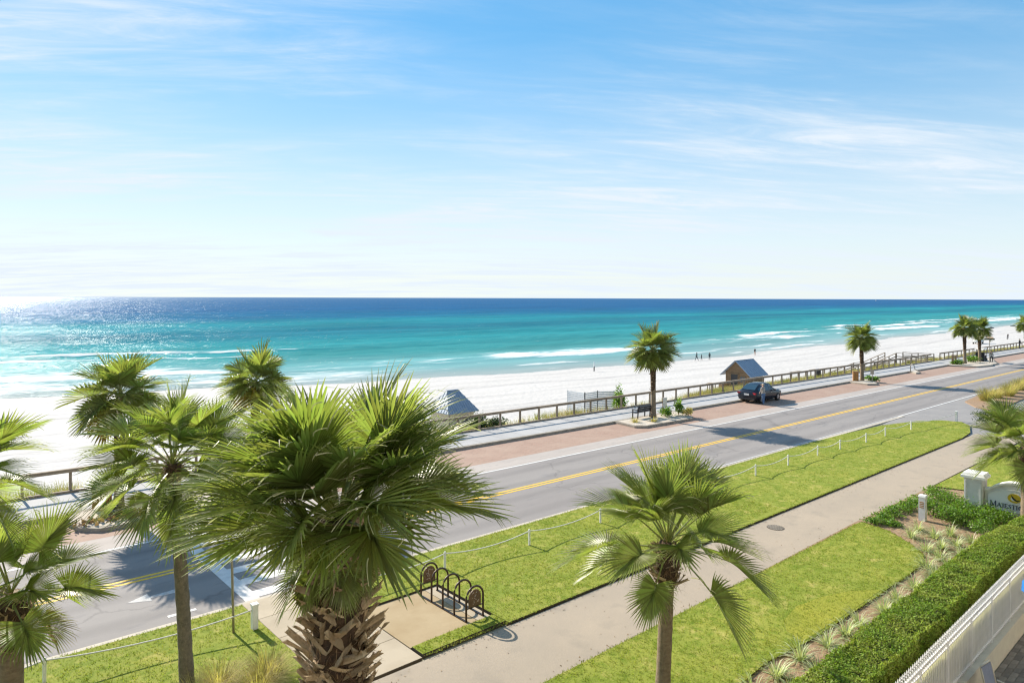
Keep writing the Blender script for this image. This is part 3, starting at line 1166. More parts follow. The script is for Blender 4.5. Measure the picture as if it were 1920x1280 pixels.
# lawn blades
rng = np.random.default_rng(11)
vis = [(0, (-4, 7.35), (14.2, 20.2), 420), (1, (9.7, 12.5), (17.4, 20.1), 420), (2, (9.7, 12.5), (14.2, 14.8), 800), (3, (12.4, 28), (14.2, 20.2), 420),
       (3, (28, 58), (13, 20), 160), (4, (8, 28.7), (8, 11.5), 420), (5, (36, 56), (6, 11.2), 160)]
PP = []
for k, (a, b), (c, d), den in vis:
    n = int((b - a) * (d - c) * den * 0.55)
    x, y = rng.uniform(a, b, n), rng.uniform(c, d, n)
    keep = in_poly(x, y, lawn_polys[k])
    # thin and thick patches
    keep &= rng.uniform(0, 1, n) < 0.35 + 1.1 * fbm(x / 1.2, y / 1.2, 70, 3)
    PP.append(np.stack([x[keep], y[keep], np.full(keep.sum(), LZ - 0.005)], 1))
PP = np.concatenate(PP)
V, F = blades_np(rng, PP, 3, 0.055, 0.03, 0.014, 0.5, 1, (0.35, 1.0))
tag(link('lawn_grass', mesh_np('lawn_grass', V, F, M_blade)), 'short bright green mown grass blades on the lawns', 'grass', kind='stuff')
# shaggy turf edge over the path
ed = []
for s in np.arange(-2, 51, 0.035):
    if 7.3 < s < 9.75:
        continue
    q = 14.25 if s > 0 else 14.25
    ed.append((s, q * (1 - 0.0009 * s) + rng.uniform(-0.01, 0.06), LZ - 0.01))
for s in np.arange(6, 28.3, 0.035):
    ed.append((s, 11.47 * (1 - 0.0009 * s) + rng.uniform(-0.05, 0.03), LZ - 0.01))
for s in np.arange(-3, 43, 0.05):
    if 7.3 < s < 9.75:
        continue
    ed.append((s, 20.13 * (1 - 0.0009 * s) + rng.uniform(-0.04, 0.03), LZ - 0.01))
bed_edge = [(28.69, 11.04), (28.37, 10.0), (27.52, 8.99), (26.58, 8.23), (25.75, 8.01), (24.16, 7.99), (22.65, 8.03), (20.84, 8.07), (18.87, 8.12), (17.41, 8.19), (15.89, 8.38), (14.76, 8.31), (12, 8.3)]
for a_, b_ in zip(bed_edge[:-1], bed_edge[1:]):
    L_ = math.hypot(b_[0] - a_[0], b_[1] - a_[1])
    for k in range(int(L_ / 0.03)):
        f_ = rng.uniform()
        ed.append((a_[0] + (b_[0] - a_[0]) * f_ + rng.uniform(-.03, .03), a_[1] + (b_[1] - a_[1]) * f_ + rng.uniform(-.03, .03), LZ - 0.01))
V, F = blades_np(rng, np.array(ed), 3, 0.07, 0.03, 0.016, 0.9, 2, (0.2, 0.9))
tag(link('edge_grass', mesh_np('edge_grass', V, F, M_blade)), 'shaggy grass fringe along the edge of the path', 'grass', kind='stuff')

# dry bits blown on to the path, the lawn edge and the kerb
n = 420
xx = rng.uniform(2, 45, n)
qq = np.where(rng.uniform(0, 1, n) < 0.6, 11.55 + rng.gamma(1.2, 0.25, n), 14.15 - rng.gamma(1.2, 0.22, n))
P = np.stack([xx, np.clip(qq, 11.5, 14.2) * (1 - 0.0009 * xx), np.full(n, 0.03)], 1)
V, F = cards_np(rng, P, 0.028, np.tile([0, 0, 1.0], (n, 1)), 0.25)
tag(link('dry_litter', mesh_np('dry_litter', V, F, M_deadf)), 'dry leaf bits scattered along the edges of the path', 'litter', kind='stuff')

# straw and twigs lying on the mulch
n = 2600
xx, yy_ = rng.uniform(8, 36, n), rng.uniform(6.55, 11.0, n)
keep = ~in_poly(xx, yy_, lawn_polys[4]) & ~in_poly(xx, yy_, lawn_polys[5])
P = np.stack([xx[keep], yy_[keep], np.full(keep.sum(), 0.045)], 1)
V, F = blades_np(rng, P, 1, 0.20, 0.02, 0.012, 0.1, 1, (0.0, 0.14))
tag(link('mulch_litter', mesh_np('mulch_litter', V, F, M_straw)), 'pale straw and twigs scattered on the mulch border', 'litter', kind='stuff')

# dune grass behind the railing
n = 9000
x = np.concatenate([rng.uniform(-8, 150, n), rng.uniform(80, 230, 2600)])
off = np.concatenate([rng.gamma(1.6, 1.5, n), rng.uniform(0.5, 9, 2600)])
y = 36.9 * (1 - 0.0009 * np.clip(x, -20, 220)) + off
dens = fbm(x / 5.5, y / 3.0, 80, 3)
keep = (rng.uniform(0, 1, len(x)) < np.clip((dens - 0.30) * 4, 0.06, 1)) & (off < 10)
x, y = x[keep], y[keep]
P = np.stack([x, y, beach_z(x, y) - 0.02], 1)
V, F = blades_np(rng, P, 11, 0.75, 0.18, 0.022, 0.42, 3, (0.5, 1.0))
tag(link('dune_grass', mesh_np('dune_grass', V, F, M_dune)), 'straw and green dune grass growing behind the timber railing', 'grass', kind='stuff')

# ------------------------------------------------------------------ PALMS


def frond_mesh(elev, seed, Lp=1.0, Lb=1.0, nseg=54, amax=128, threads=10, name='frond', droop=1.0, fuse=0.5):
    rn = random.Random(seed)
    mb = MB()
    e = R(elev)
    d = Vector((math.cos(e), 0, math.sin(e)))
    side = Vector((0, 1, 0))
    p = Vector((0, 0, 0))
    st = 7
    path = [p.copy()]
    for i in range(st):
        p = p + d * (Lp / st)
        d = (d + Vector((0, 0, -0.026 * droop * (1 + i * 0.25)))).normalized()
        path.append(p.copy())
    rad = [0.030 - 0.016 * i / st for i in range(st + 1)]
    # half-round stalk
    rings = []
    for i, q in enumerate(path):
        t = (path[min(i + 1, st)] - path[max(i - 1, 0)]).normalized()
        nn = side.cross(t) * -1
        w = rad[i]
        rings.append([q - side * w + nn * w * 0.3, q + side * w + nn * w * 0.3, q + side * w * 0.5 - nn * w * 0.6, q - side * w * 0.5 - nn * w * 0.6])
    mb.loft(rings, 1)
    # costa
    H = path[-1]
    costa = [(H.copy(), d.copy())]
    cp, cd = H.copy(), d.copy()
    for i in range(6):
        cp = cp + cd * (0.36 * Lb / 6)
        cd = (cd + Vector((0, 0, -0.085 * droop))).normalized()
        costa.append((cp.copy(), cd.copy()))

    def at_c(t):
        f = min(max(t, 0), 1) * 6
        i = min(int(f), 5)
        a, b = costa[i], costa[i + 1]
        return a[0].lerp(b[0], f - i), a[1].lerp(b[1], f - i).normalized()
    da = 2 * R(amax) / nseg
    for k in range(nseg):
        u = (k + 0.5) / nseg * 2 - 1
        a = u * R(amax)
        au = abs(u)
        base, T = at_c((1 - au) ** 1.3)
        nrm = (T.cross(side))
        if nrm.z < 0 and elev < 75:
            nrm = -nrm
        sg = 1 if u > 0 else -1
        dirv = T * math.cos(a) + side * math.sin(a) + nrm * (0.34 * abs(math.sin(a)) + 0.05)
        dirv.normalize()
        L_ = Lb * (1 - 0.42 * au ** 1.6) * rn.uniform(0.88, 1.06)
        ns = 6
        cur = base.copy()
        pts = []
        g = rn.uniform(0.35, 1.0) * droop
        snap = rn.random() < 0.13
        for i in range(ns + 1):
            t = i / ns
            r = t * L_
            wf = max(0.013, r * da * 0.64 + 0.004)
            wmax = fuse * L_ * da * 0.64
            w = wf if t <= fuse else wmax * max(0.0, 1 - ((t - fuse) / (1 - fuse))) ** 0.75
            w = max(w, 0.0015)
            pe = dirv.cross(nrm)
            if pe.length < 1e-4:
                pe = side.copy()
            pe.normalize()
            n2 = pe.cross(dirv).normalized()
            fold = w * (0.55 if t < 0.5 else 0.35)
            pts += [cur - pe * w, cur - n2 * fold, cur + pe * w]
            cur = cur + dirv * (L_ / ns)
            gg = 0.02 + 0.22 * t * t * g
            if snap and t > 0.55:
                gg += 0.8
            dirv = (dirv + Vector((0, 0, -gg)) + Vector((rn.uniform(-.02, .02), rn.uniform(-.02, .02), 0))).normalized()
        fs = []
        for i in range(ns):
            b = i * 3
            fs += [(b, b + 1, b + 4, b + 3), (b + 1, b + 2, b + 5, b + 4)]
        mb.add(pts, fs, 0)
        if k % max(1, nseg // max(threads, 1)) == 0 and threads:
            # a dry pale thread hanging and curling from the cleft between two segments
            q = Vector(pts[3 * 3])
            td = (Vector(pts[3 * 5]) - q).normalized()
            tp = []
            wv = rn.uniform(0.004, 0.008)
            cx = Vector((rn.uniform(-1, 1), rn.uniform(-1, 1), 0.2)) * 0.25
            for i in range(6):
                tp += [q + Vector((0, 0, wv)), q - Vector((0, 0, wv)) + side * wv]
                q = q + td * (rn.uniform(0.05, 0.085) * Lb)
                td = (td + cx + Vector((0, 0, -0.22))).normalized()
            mb.add(tp, [(2 * i, 2 * i + 1, 2 * i + 3, 2 * i + 2) for i in range(5)], 2)
    me = bpy.data.meshes.new(name)
    me.from_pydata(mb.v, [], mb.f)
    for m_ in (M_frond, M_petiole, M_thread):
        me.materials.append(m_)
    me.polygons.foreach_set('material_index', mb.m)
    me.update()
    return me


FR = {}
for ei, el in enumerate((78, 55, 30, 8, -18, -42, -65)):
    FR[el] = [frond_mesh(el, 100 + ei * 7 + v, droop=(0.75, 1.0)[v % 2]) for v in range(3)]
FRF = {}
for ei, el in enumerate((78, 55, 30, 8, -18, -42, -65)):
    FRF[el] = [frond_mesh(el, 300 + ei * 7 + v, 0.72, 1.02, 34, 150, 0, fuse=0.55, droop=0.8) for v in range(2)]


def boot_mesh(seed, L=0.42, w0=0.085, w1=0.045, th=0.02, bend=0.5):
    rn = random.Random(seed)
    rings = []
    for i in range(5):
        t = i / 4
        w = w0 + (w1 - w0) * t
        x = L * t
        z = bend * L * (t ** 1.6) * 0.45
        h = th * (1.15 - 0.55 * t)
        rings.append([(x, -w, z + h * 0.2), (x, 0, z - h), (x, w, z + h * 0.2), (x, w * 0.5, z + h), (x, -w * 0.5, z + h)])
    # frayed, slanting end
    rings[-1] = [(v[0] + rn.uniform(-0.05, 0.07), v[1] + rn.uniform(-.008, .008), v[2] + rn.uniform(-.015, .015)) for v in rings[-1]]
    mb = MB()
    mb.loft(rings)
    me = bpy.data.meshes.new('leaf_base')
    me.from_pydata(mb.v, [], mb.f)
    me.materials.append(M_boot)
    me.update()
    return me


BOOTS = [boot_mesh(k, 0.36 + 0.06 * (k % 3), 0.050 + 0.012 * (k % 2), 0.026 + 0.008 * (k % 3), 0.015, 0.7) for k in range(6)]
BOOTSF = []
for k in range(3):
    b_ = boot_mesh(40 + k, 0.24, 0.07, 0.04)
    b_.materials[0] = M_bootf
    BOOTSF.append(b_)


def palm(label, base, top, r0, r1, nfr, size, seed, near=True, trunk_mat=None, booted=0.0, nboot=0, boot_r=0.0, boot_scale=1.0,
         leaf_mat=None, dead=0, yellow=0, emax=80, emin=-45, fronds=None, group='palms along the road', az_bias=None, nboot_mesh=None, pw=0.85, extra=None, roll=0.5):
    """a cabbage palm: trunk, leaf bases, fronds"""
    rn = random.Random(seed)
    t = thing('palm_tree', label, 'palm tree', base, 0, group)
    b = Vector(base)
    tp = Vector(top) - b
    n = 26
    pts, rad = [], []
    for i in range(n + 1):
        f = i / n
        bow = math.sin(f * math.pi) * 0.05 * tp.length * rn.uniform(0.9, 1.1) * 0.25
        p = Vector((tp.x * f + bow * 0.4, tp.y * f, tp.z * f))
        r = r0 + (r1 - r0) * f
        r *= 1 + 0.30 * math.exp(-f * 14) + 0.035 * math.sin(i * 2.4 + seed) + rn.uniform(-0.025, 0.025)
        pts.append(p)
        rad.append(r)
    mb = MB()
    mb.tube(pts, rad, 14)
    mb.build('trunk', [trunk_mat or M_trunk], t, True)
    top_l = pts[-1]
    if booted > 0:
        # fibre core under the old leaf bases
        L_ = booted
        cpts, crad = [], []
        for i in range(9):
            f = i / 8
            p = top_l - tp.normalized() * (L_ * (1 - f))
            cpts.append(p)
            crad.append(boot_r * (0.72 + 0.28 * math.sin(min(1, f * 2.2) * math.pi / 2)) * (1 - 0.25 * max(0, f - 0.8) / 0.2))
        mb = MB()
        mb.tube(cpts, crad, 14)
        mb.build('fibre_collar', [M_fibre], t, True)
        meshes = nboot_mesh or BOOTS
        for k in range(nboot):
            f = (k + 0.5) / nboot
            az = k * 2.39996 + rn.uniform(-.25, .25)
            c = top_l - tp.normalized() * (L_ * (1.0 - f) + 0.08)
            rr = boot_r * 0.86 * (0.8 + 0.2 * min(1, f * 3))
            pos = c + Vector((math.cos(az), math.sin(az), 0)) * rr
            o = link('leaf_base', rn.choice(meshes), t, pos)
            tw = rn.choice((-1, 1)) * rn.uniform(0.7, 1.25)      # they cross one another left and right
            M = Matrix.Rotation(az, 3, 'Z') @ Matrix.Rotation(tw, 3, 'Z') @ Matrix.Rotation(-rn.uniform(0.15, 0.75), 3, 'Y') @ Matrix.Rotation(rn.choice((-1, 1)) * rn.uniform(0.2, 1.4), 3, 'X')
            o.rotation_euler = M.to_euler()
            s = boot_scale * rn.uniform(0.75, 1.25)
            o.scale = (s, s, s)
    if booted > 0 and near:
        rg = np.random.default_rng(seed + 900)
        nfib = int(260 * booted)
        a_ = rg.uniform(0, 2 * np.pi, nfib)
        u_ = rg.uniform(0, 1, nfib)
        ax_ = np.array(top_l)[None, :] - np.array(tp.normalized())[None, :] * (booted * u_)[:, None]
        P_ = ax_ + np.stack([np.cos(a_), np.sin(a_), 0 * a_], 1) * (boot_r * rg.uniform(0.85, 1.12, nfib))[:, None]
        V_, F_ = blades_np(rg, P_, 2, 0.30, 0.03, 0.012, 0.7, 3, (-0.5, 0.9))
        fo_ = link('fibre', mesh_np('fibre', V_, F_, M_deadf), t)
        fo_['kind'] = 'stuff'
    lib = FR if near else FRF
    keys = list(lib.keys())
    if fronds is None:
        fronds = []
        for k in range(nfr):
            f = (k + 0.5) / nfr
            el = emax + (emin - emax) * f ** pw + rn.uniform(-8, 8)
            az = k * 2.39996 + rn.uniform(-0.3, 0.3) + (az_bias or 0)
            fronds.append((az, el, rn.uniform(0.86, 1.12)))
    fronds = fronds + (extra or [])
    nf = len(fronds)
    for k, (az, el, sc) in enumerate(fronds):
        key = min(keys, key=lambda q: abs(q - el))
        v = rn.randrange(len(lib[key]))
        o = link('frond', lib[key][v], t)
        kk = nf - 1 - k
        lm = leaf_mat
        lab = None
        if kk < dead:
            lm = M_deadf
            lab = 'dry brown hanging frond'
        elif kk < dead + yellow:
            lm = M_yelf
            lab = 'yellowing frond'
        if lm is not None:
            o.material_slots[0].link = 'OBJECT'
            o.material_slots[0].material = lm
            if lab:
                o['label'] = lab
        up = math.sin(R(max(el, 0)))
        o.location = top_l + Vector((math.cos(az) * 0.10 * (1 - up), math.sin(az) * 0.10 * (1 - up), -0.28 * (1 - up) * size * 0.6 + 0.02))
        M = Matrix.Rotation(az, 3, 'Z') @ Matrix.Rotation(-R(el - key), 3, 'Y') @ Matrix.Rotation(rn.uniform(-roll, roll), 3, 'X')
        o.rotation_euler = M.to_euler()
        s = size * sc
        o.scale = (s, s, s)
    return t


def cpos(px, py, Y):
    """survey point: bearing and dip measured from the balcony, at distance Y straight ahead"""
    X = (px - 960) / 1280 * Y
    z = 9 - (py - (555.5 + 6 * px / 1920)) / 1280 * Y
    sn, cs = math.sin(PHI), math.cos(PHI)
    return Vector((X * sn + Y * cs, -(X * cs - Y * sn), z))


def base_of(v, dx=0.0, dy=0.0, z=0.0):
    return (v.x + dx, v.y + dy, z)


CAM_AZ = math.atan2(-fwd.y, -fwd.x)          # azimuth that points from a palm back to the balcony
IR = PHI - math.pi / 2                       # azimuth of picture-right

# the big palm in front of the balcony
h = cpos(638, 968, 9.6)
palm('large palm with a thick shaggy trunk of crossed leaf bases', base_of(h), h, 0.30, 0.30, 60, 1.0, 3, True, M_trunk, 2.7, 285, 0.365, 0.95,
     emax=74, emin=16, pw=0.9, extra=[(CAM_AZ + a, e, c) for a, e, c in ((.1, -60, .5), (-.5, -62, .55), (-1.0, -45, .6), (.3, -66, .45), (-.2, -70, .5))], group='palms in front of the balcony')
# palm with bare trunk by the lower lawn
h = cpos(1254, 1015, 14.8)
fr = [(IR + a, e, s) for a, e, s in (
    (1.1, 84, 0.9), (4.0, 72, 0.95), (2.8, 58, 1.0), (5.8, 50, 1.0), (0.7, 46, 1.0), (1.9, 36, 1.0), (4.8, 26, 0.9),
    (2.6, 80, 0.95), (0.4, 76, 0.9), (1.6, 70, 1.0), (3.5, 62, 1.0), (5.2, 66, .9), (0.9, 58, 1.0), (2.3, 50, 1.05), (3.3, 44, 1.05), (0.25, 42, 1.05), (4.4, 52, 0.9),
    (5.4, 36, 0.95), (1.2, 30, 1.0), (2.0, 24, 1.0), (3.1, 6, 1.15), (0.15, 8, 1.0), (5.9, 2, 1.1), (3.9, 12, 0.9), (0.6, -6, 1.0), (5.7, -32, 1.12), (4.3, -56, 0.75), (2.9, -12, 1.0))]
palm('palm with bare brown trunk rising from the lower lawn beside the path', base_of(h, -0.15, 0.05), h, 0.16, 0.15, 0, 1.0, 8, True, M_trunk, 0.95, 44, 0.24, 0.62,
     fronds=fr, group='palms in front of the balcony')
# palm at lower left with fat booted neck
h = cpos(22, 1112, 13.0)
palm('palm at lower left with swollen neck of old leaf bases', base_of(h, 0, 0), h, 0.20, 0.19, 20, 0.78, 17, True, M_trunk, 1.0, 70, 0.30, 0.6, yellow=2,
     emax=82, emin=-30, pw=1.0, group='palms in front of the balcony')
# palm whose crown comes in at the left edge
h = cpos(-95, 895, 11.5)
palm('palm whose fronds reach in above the swollen-neck palm', base_of(h, 0, 0), h, 0.20, 0.19, 20, 0.80, 23, True, M_trunk, 0.8, 36, 0.27, 0.6,
     emax=78, emin=-25, group='palms in front of the balcony')
# slender palm
h = cpos(325, 868, 15.4)
b = cpos(354, 1290, 15.4)
palm('slender palm with smooth grey leaning trunk beside the rope fence', (b.x, b.y, 0.0), h, 0.15, 0.135, 38, 0.95, 31, True, M_trunkg, 0.3, 12, 0.18, 0.5,
     emax=78, emin=-32, pw=1.0, group='palms in front of the balcony')
# palm at the entrance sign
h = cpos(1926, 838, 26.5)
palm('palm in front of the entrance sign', base_of(h, 0.05, 0), h, 0.20, 0.19, 30, 0.95, 44, True, M_trunk, 1.3, 44, 0.27, 0.6,
     emax=80, emin=-26, group='palms in front of the balcony')
# row on the sea side
FAR = [
    ('palm beside the orange bin with brown dead fronds', (6.71, 32.3), 4.75, 0.20, 1.0, 2, 1, 51, 36),
    ('palm behind the big palm with orange old fronds', (11.93, 31.0), 5.0, 0.20, 0.86, 0, 4, 52, 36),
    ('palm rising beside the dark bench', (41.69, 31.0), 5.05, 0.20, 1.0, 0, 0, 53, 38),
    ('palm opposite the second wooden bin', (77.85, 30.2), 4.65, 0.20, 0.9, 0, 0, 54, 36),
    ('taller palm of the pair near the golf cart', (109.45, 28.9), 5.0, 0.21, 0.92, 0, 0, 55, 36),
    ('shorter palm of the pair near the golf cart', (114.85, 28.5), 4.6, 0.21, 0.92, 0, 0, 56, 36),
    ('farthest palm, beyond the golf cart', (146.8, 29.6), 4.6, 0.21, 0.9, 0, 0, 57, 32),
]
for (lab, (x, y), hgt, r, sz, dd_, yy, sd, nf) in FAR:
    palm(lab, (x, y, 0.16), (x + 0.05, y + 0.1, 0.16 + hgt), r * 0.9, r * 0.9, nf, sz * 1.06, sd, False, M_trunk, hgt * 0.66, 60, r * 1.05, 0.55,
         leaf_mat=M_frondd, dead=dd_, yellow=yy, emax=80, emin=-48, group='palms along the beach side of the road', nboot_mesh=BOOTSF)

# ------------------------------------------------------------------ HEDGE, SHRUBS, GRASSES


def hedge(name, label, pts, w, h, leaf, n_m2, seed, mt=M_hedge):
    rg = np.random.default_rng(seed)
    t = thing(name, label, 'hedge', (0, 0, 0))
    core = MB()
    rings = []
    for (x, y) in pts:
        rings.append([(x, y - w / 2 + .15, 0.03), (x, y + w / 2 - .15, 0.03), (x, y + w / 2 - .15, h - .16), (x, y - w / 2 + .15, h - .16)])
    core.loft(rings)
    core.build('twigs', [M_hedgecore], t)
    P, Nn = [], []
    for (a, b) in zip(pts[:-1], pts[1:]):
        L_ = math.hypot(b[0] - a[0], b[1] - a[1])
        dvec = np.array([b[0] - a[0], b[1] - a[1], 0]) / L_
        nv = np.array([-dvec[1], dvec[0], 0])
        for kind, area in (('top', w * L_), ('far', h * L_), ('near', h * L_)):
            n = int(area * n_m2)
            u = rg.uniform(0, L_, n)
            base = np.array([a[0], a[1], 0]) + u[:, None] * dvec
            if kind == 'top':
                v = rg.uniform(-w / 2, w / 2, n)
                edge = (np.abs(v) / (w / 2)) ** 6 * 0.06
                p = base + nv * v[:, None]
                p[:, 2] = h - edge + rg.normal(0, 0.018, n)
                nn = np.tile([0, 0, 1.0], (n, 1))
            else:
                sg = 1 if kind == 'far' else -1
                v = rg.uniform(0.03, h, n)
                p = base + nv * (sg * (w / 2) + rg.normal(0, 0.025, n))[:, None]
                p[:, 2] = v
                nn = np.tile(nv * sg, (n, 1))
            p += (fbm(p[:, 0] * 1.6 + p[:, 2], p[:, 1] * 1.6, seed, 3) - 0.5)[:, None] * nn * 0.22
            P.append(p)
            Nn.append(nn)
    P, Nn = np.concatenate(P), np.concatenate(Nn)
    V, F = cards_np(rg, P, leaf, Nn, 0.75)
    link('foliage', mesh_np('foliage', V, F, mt), t)
    return t


hedge('hedge', 'long clipped green hedge beside the white picket fence', [(4, 6.02), (9, 6.02), (12, 6.02), (15, 6.03), (18, 6.02), (21, 6.02), (23.5, 6.03), (26, 6.0), (29, 5.75), (33, 5.4)],
      1.0, 1.24, 0.032, 2300, 7)


def shrub(name, label, loc, r, hgt, n, leaf, seed, mt, cat='shrub', group=None, flat=1.0):
    rg = np.random.default_rng(seed)
    t = thing(name, label, cat, loc, 0, group)
    st = MB()
    for k in range(5):
        a = k * 1.257
        st.tube([(0, 0, -0.03), (math.cos(a) * r * .25, math.sin(a) * r * .25, hgt * .4), (math.cos(a) * r * .55, math.sin(a) * r * .55, hgt * .75)], [.012, .009, .004], 5)
    st.build('stem', [M_brown], t)
    ncl = 16
    cc = rg.normal(size=(ncl, 3))
    cc /= np.linalg.norm(cc, axis=1)[:, None]
    cc[:, 2] = np.abs(cc[:, 2])
    cc *= np.array([r * .75, r * .75, hgt * .62]) * rg.uniform(0.5, 1.0, (ncl, 1))
    cc[:, 2] += hgt * 0.28
    pick = rg.integers(0, ncl, n)
    P = cc[pick] + rg.normal(size=(n, 3)) * np.array([r * .22, r * .22, hgt * .16])
    P[:, 2] = np.maximum(P[:, 2], 0.02)
    V, F = cards_np(rg, P, leaf)
    link('foliage', mesh_np('foliage', V, F, mt), t)
    return t


def clump(name, label, loc, n, length, spread, width, seed, mt, cat, group=None, droop=0.5, up=(0.35, 1.0), seg=4, parts='leaf'):
    rg = np.random.default_rng(seed)
    V, F = blades_np(rg, np.zeros((1, 3)), n, length, spread, width, droop, seg, up)
    o = link(name, mesh_np(name, V, F, mt))
    o.location = loc
    return tag(o, label, cat, group)


ORD = ['first', 'second', 'third', 'fourth', 'fifth', 'sixth', 'seventh', 'eighth', 'ninth', 'tenth', 'eleventh', 'twelfth', 'thirteenth', 'fourteenth', 'fifteenth', 'sixteenth', 'seventeenth', 'eighteenth', 'nineteenth', 'twentieth', 'twenty-first', 'twenty-second', 'twenty-third', 'twenty-fourth', 'twenty-fifth', 'twenty-sixth', 'twenty-seventh', 'twenty-eighth', 'twenty-ninth', 'thirtieth', 'thirty-first', 'thirty-second', 'thirty-third', 'thirty-fourth']
VP = [(14.3, 7.85), (15.47, 7.92), (16.66, 7.91), (17.81, 7.73), (18.86, 7.7), (19.58, 7.66), (20.92, 7.49), (21.98, 7.52), (23.35, 7.5), (24.1, 7.25), (24.86, 7.38), (26.0, 7.3),
      (26.6, 7.75), (27.4, 7.3), (27.9, 8.1), (28.1, 7.2), (28.6, 7.8), (28.95, 8.6), (29.3, 7.5), (29.7, 8.3), (29.4, 9.3)]
pr = random.Random(2)
VP = sorted(VP + [(15.0, 7.3), (16.1, 7.2), (17.2, 7.15), (18.4, 7.1), (20.3, 7.05), (21.5, 7.0), (22.7, 7.0), (25.5, 7.8), (27.2, 8.35), (28.3, 9.2), (30.2, 7.1)])
for k, (x, y) in enumerate(VP):
    rg = np.random.default_rng(500 + k)
    t = thing('spider_plant', '%s striped strappy plant along the mulch border, counted from the near end' % ORD[k], 'plant', (x, y, 0.03), pr.uniform(0, 6), 'variegated plants in the mulch border')
    V, F = blades_np(rg, np.zeros((1, 3)), 95, 0.60, 0.11, 0.032, 0.6, 4, (0.1, 0.98))
    link('leaves', mesh_np('leaves', V, F, M_varieg), t)['kind'] = 'stuff'
# groundcover by the path and ferny shrubs under the sign
k = 0
for (x, y, r, hh) in ((28.95, 10.75, .40, .26), (29.7, 10.75, .42, .28), (30.5, 10.72, .45, .30), (31.3, 10.68, .45, .30), (32.1, 10.62, .45, .32), (32.9, 10.55, .45, .30), (33.7, 10.5, .45, .3), (29.3, 10.2, .3, .22)):
    shrub('groundcover_plant', '%s low green groundcover clump along the path edge, counted from the near end' % ORD[k], (x, y, 0.03), r * 1.15, hh, 650, 0.045, 600 + k, M_shrub, 'plant', 'groundcover clumps by the path')
    k += 1
FS = [(31.6, 9.0, 'in the middle of the feathery bed'), (33.4, 8.95, 'hugging the back of the pillar'), (32.0, 9.6, 'beside the white post light'), (32.6, 8.6, 'in front of the stone pillar'), (33.6, 9.6, 'behind the post light'), (31.7, 7.9, 'at the foot of the white sign wall'),
      (30.9, 7.5, 'nearest the hedge below the sign'), (33.0, 7.9, 'right under the sign lettering'), (34.4, 10.1, 'nearest the path behind the pillar'), (31.2, 8.6, 'between the striped plants and the pillar'), (32.4, 7.2, 'between the hedge and the sign wall')]
for k, (x, y, w_) in enumerate(FS):
    shrub('feathery_shrub', 'feathery green shrub ' + w_, (x, y, 0.03), 0.64, 0.66, 1300, 0.042, 640 + k, M_shrub, 'shrub', 'feathery shrubs under the sign')
shrub('round_shrub', 'rounded dark green shrub at the driveway corner', (57.6, 13.4, 0.02), 1.25, 1.35, 3600, 0.06, 671, M_shrubd)
shrub('round_shrub', 'second rounded shrub just behind the driveway corner shrub', (59.3, 12.6, 0.02), 1.2, 1.2, 2600, 0.06, 672, M_shrubd)
# ornamental grasses on the verge island
VI = [(71.4, 17.2, 1.5, 'tall straw grass clump nearest the tip of the verge island'), (74.3, 17.2, 1.2, 'second straw grass clump on the verge island'), (76.6, 16.8, 1.3, 'third straw grass clump on the verge island'),
      (79.5, 17.2, 1.3, 'fourth straw grass clump on the verge island'), (82.5, 17.2, 1.3, 'fifth straw grass clump on the verge island'), (85.5, 17.5, 1.3, 'sixth straw grass clump on the verge island'), (89, 17.5, 1.3, 'last straw grass clump on the verge island')]
for k, (x, y, L_, lab) in enumerate(VI):
    clump('ornamental_grass', lab, (x, y, 0.07), 420, L_, 0.55, 0.028, 700 + k, M_straw, 'grass clump', 'straw grasses on the verge island', 0.32, (0.5, 1.0))
# pale muhly grass below
MG = [(5.3, 15.9, 'pale feathery grass clump between the slender trunk and the sign pole'), (6.35, 15.7, 'pale feathery grass clump nearest the big palm'), (5.9, 15.2, 'pale feathery grass clump at the bottom edge'), (4.7, 15.4, 'pale feathery grass clump nearest the slender trunk')]
for k, (x, y, lab) in enumerate(MG):
    clump('feather_grass', lab, (x, y, 0.06), 700, 0.85, 0.30, 0.012, 720 + k, M_straw, 'grass clump', 'pale grasses near the bottom edge', 0.55, (0.25, 1.0))
# plants on the sea-side islands
clump('yucca_plant', 'small spiky green plant at the foot of the palm by the orange bin', (6.15, 31.75, 0.16), 60, 0.7, 0.08, 0.05, 740, M_shrub, 'plant', None, 0.15, (0.2, 1.0))
shrub('leafy_shrub', 'leafy shrub with yellowing leaves right of the bench palm', (42.6, 30.6, 0.16), 0.55, 0.75, 500, 0.085, 741, M_shrub)
shrub('leafy_shrub', 'taller green shrub in front of the small notice board', (43.9, 30.3, 0.16), 0.42, 1.2, 450, 0.09, 742, M_shrub)
shrub('leafy_shrub', 'low brownish shrub at the end of the bench island', (44.4, 29.8, 0.16), 0.5, 0.6, 300, 0.08, 743, M_straw)
clump('dry_grass', 'dry tuft near the left corner of the bench island', (39.0, 30.6, 0.16), 80, 0.5, 0.25, 0.03, 744, M_straw, 'grass clump', None, 0.5)
clump('dry_grass', 'dry tuft in front of the bench', (40.2, 29.9, 0.16), 80, 0.5, 0.25, 0.03, 745, M_straw, 'grass clump', None, 0.5)
shrub('leafy_shrub', 'green shrub between the pair of palms', (112.0, 28.6, 0.16), 1.1, 1.0, 700, 0.11, 746, M_shrub)
shrub('leafy_shrub', 'green shrub left of the pair of palms', (107.0, 29.2, 0.16), 0.9, 0.7, 500, 0.11, 747, M_shrub)
shrub('leafy_shrub', 'low green shrub at the foot of the palm opposite the second bin', (78.4, 29.6, 0.16), 0.9, 0.5, 500, 0.1, 748, M_shrub)
shrub('leafy_shrub', 'dark green bush growing just behind the timber railing', (29.5, 36.8, -0.25), 0.9, 1.2, 1000, 0.09, 749, M_shrubd)
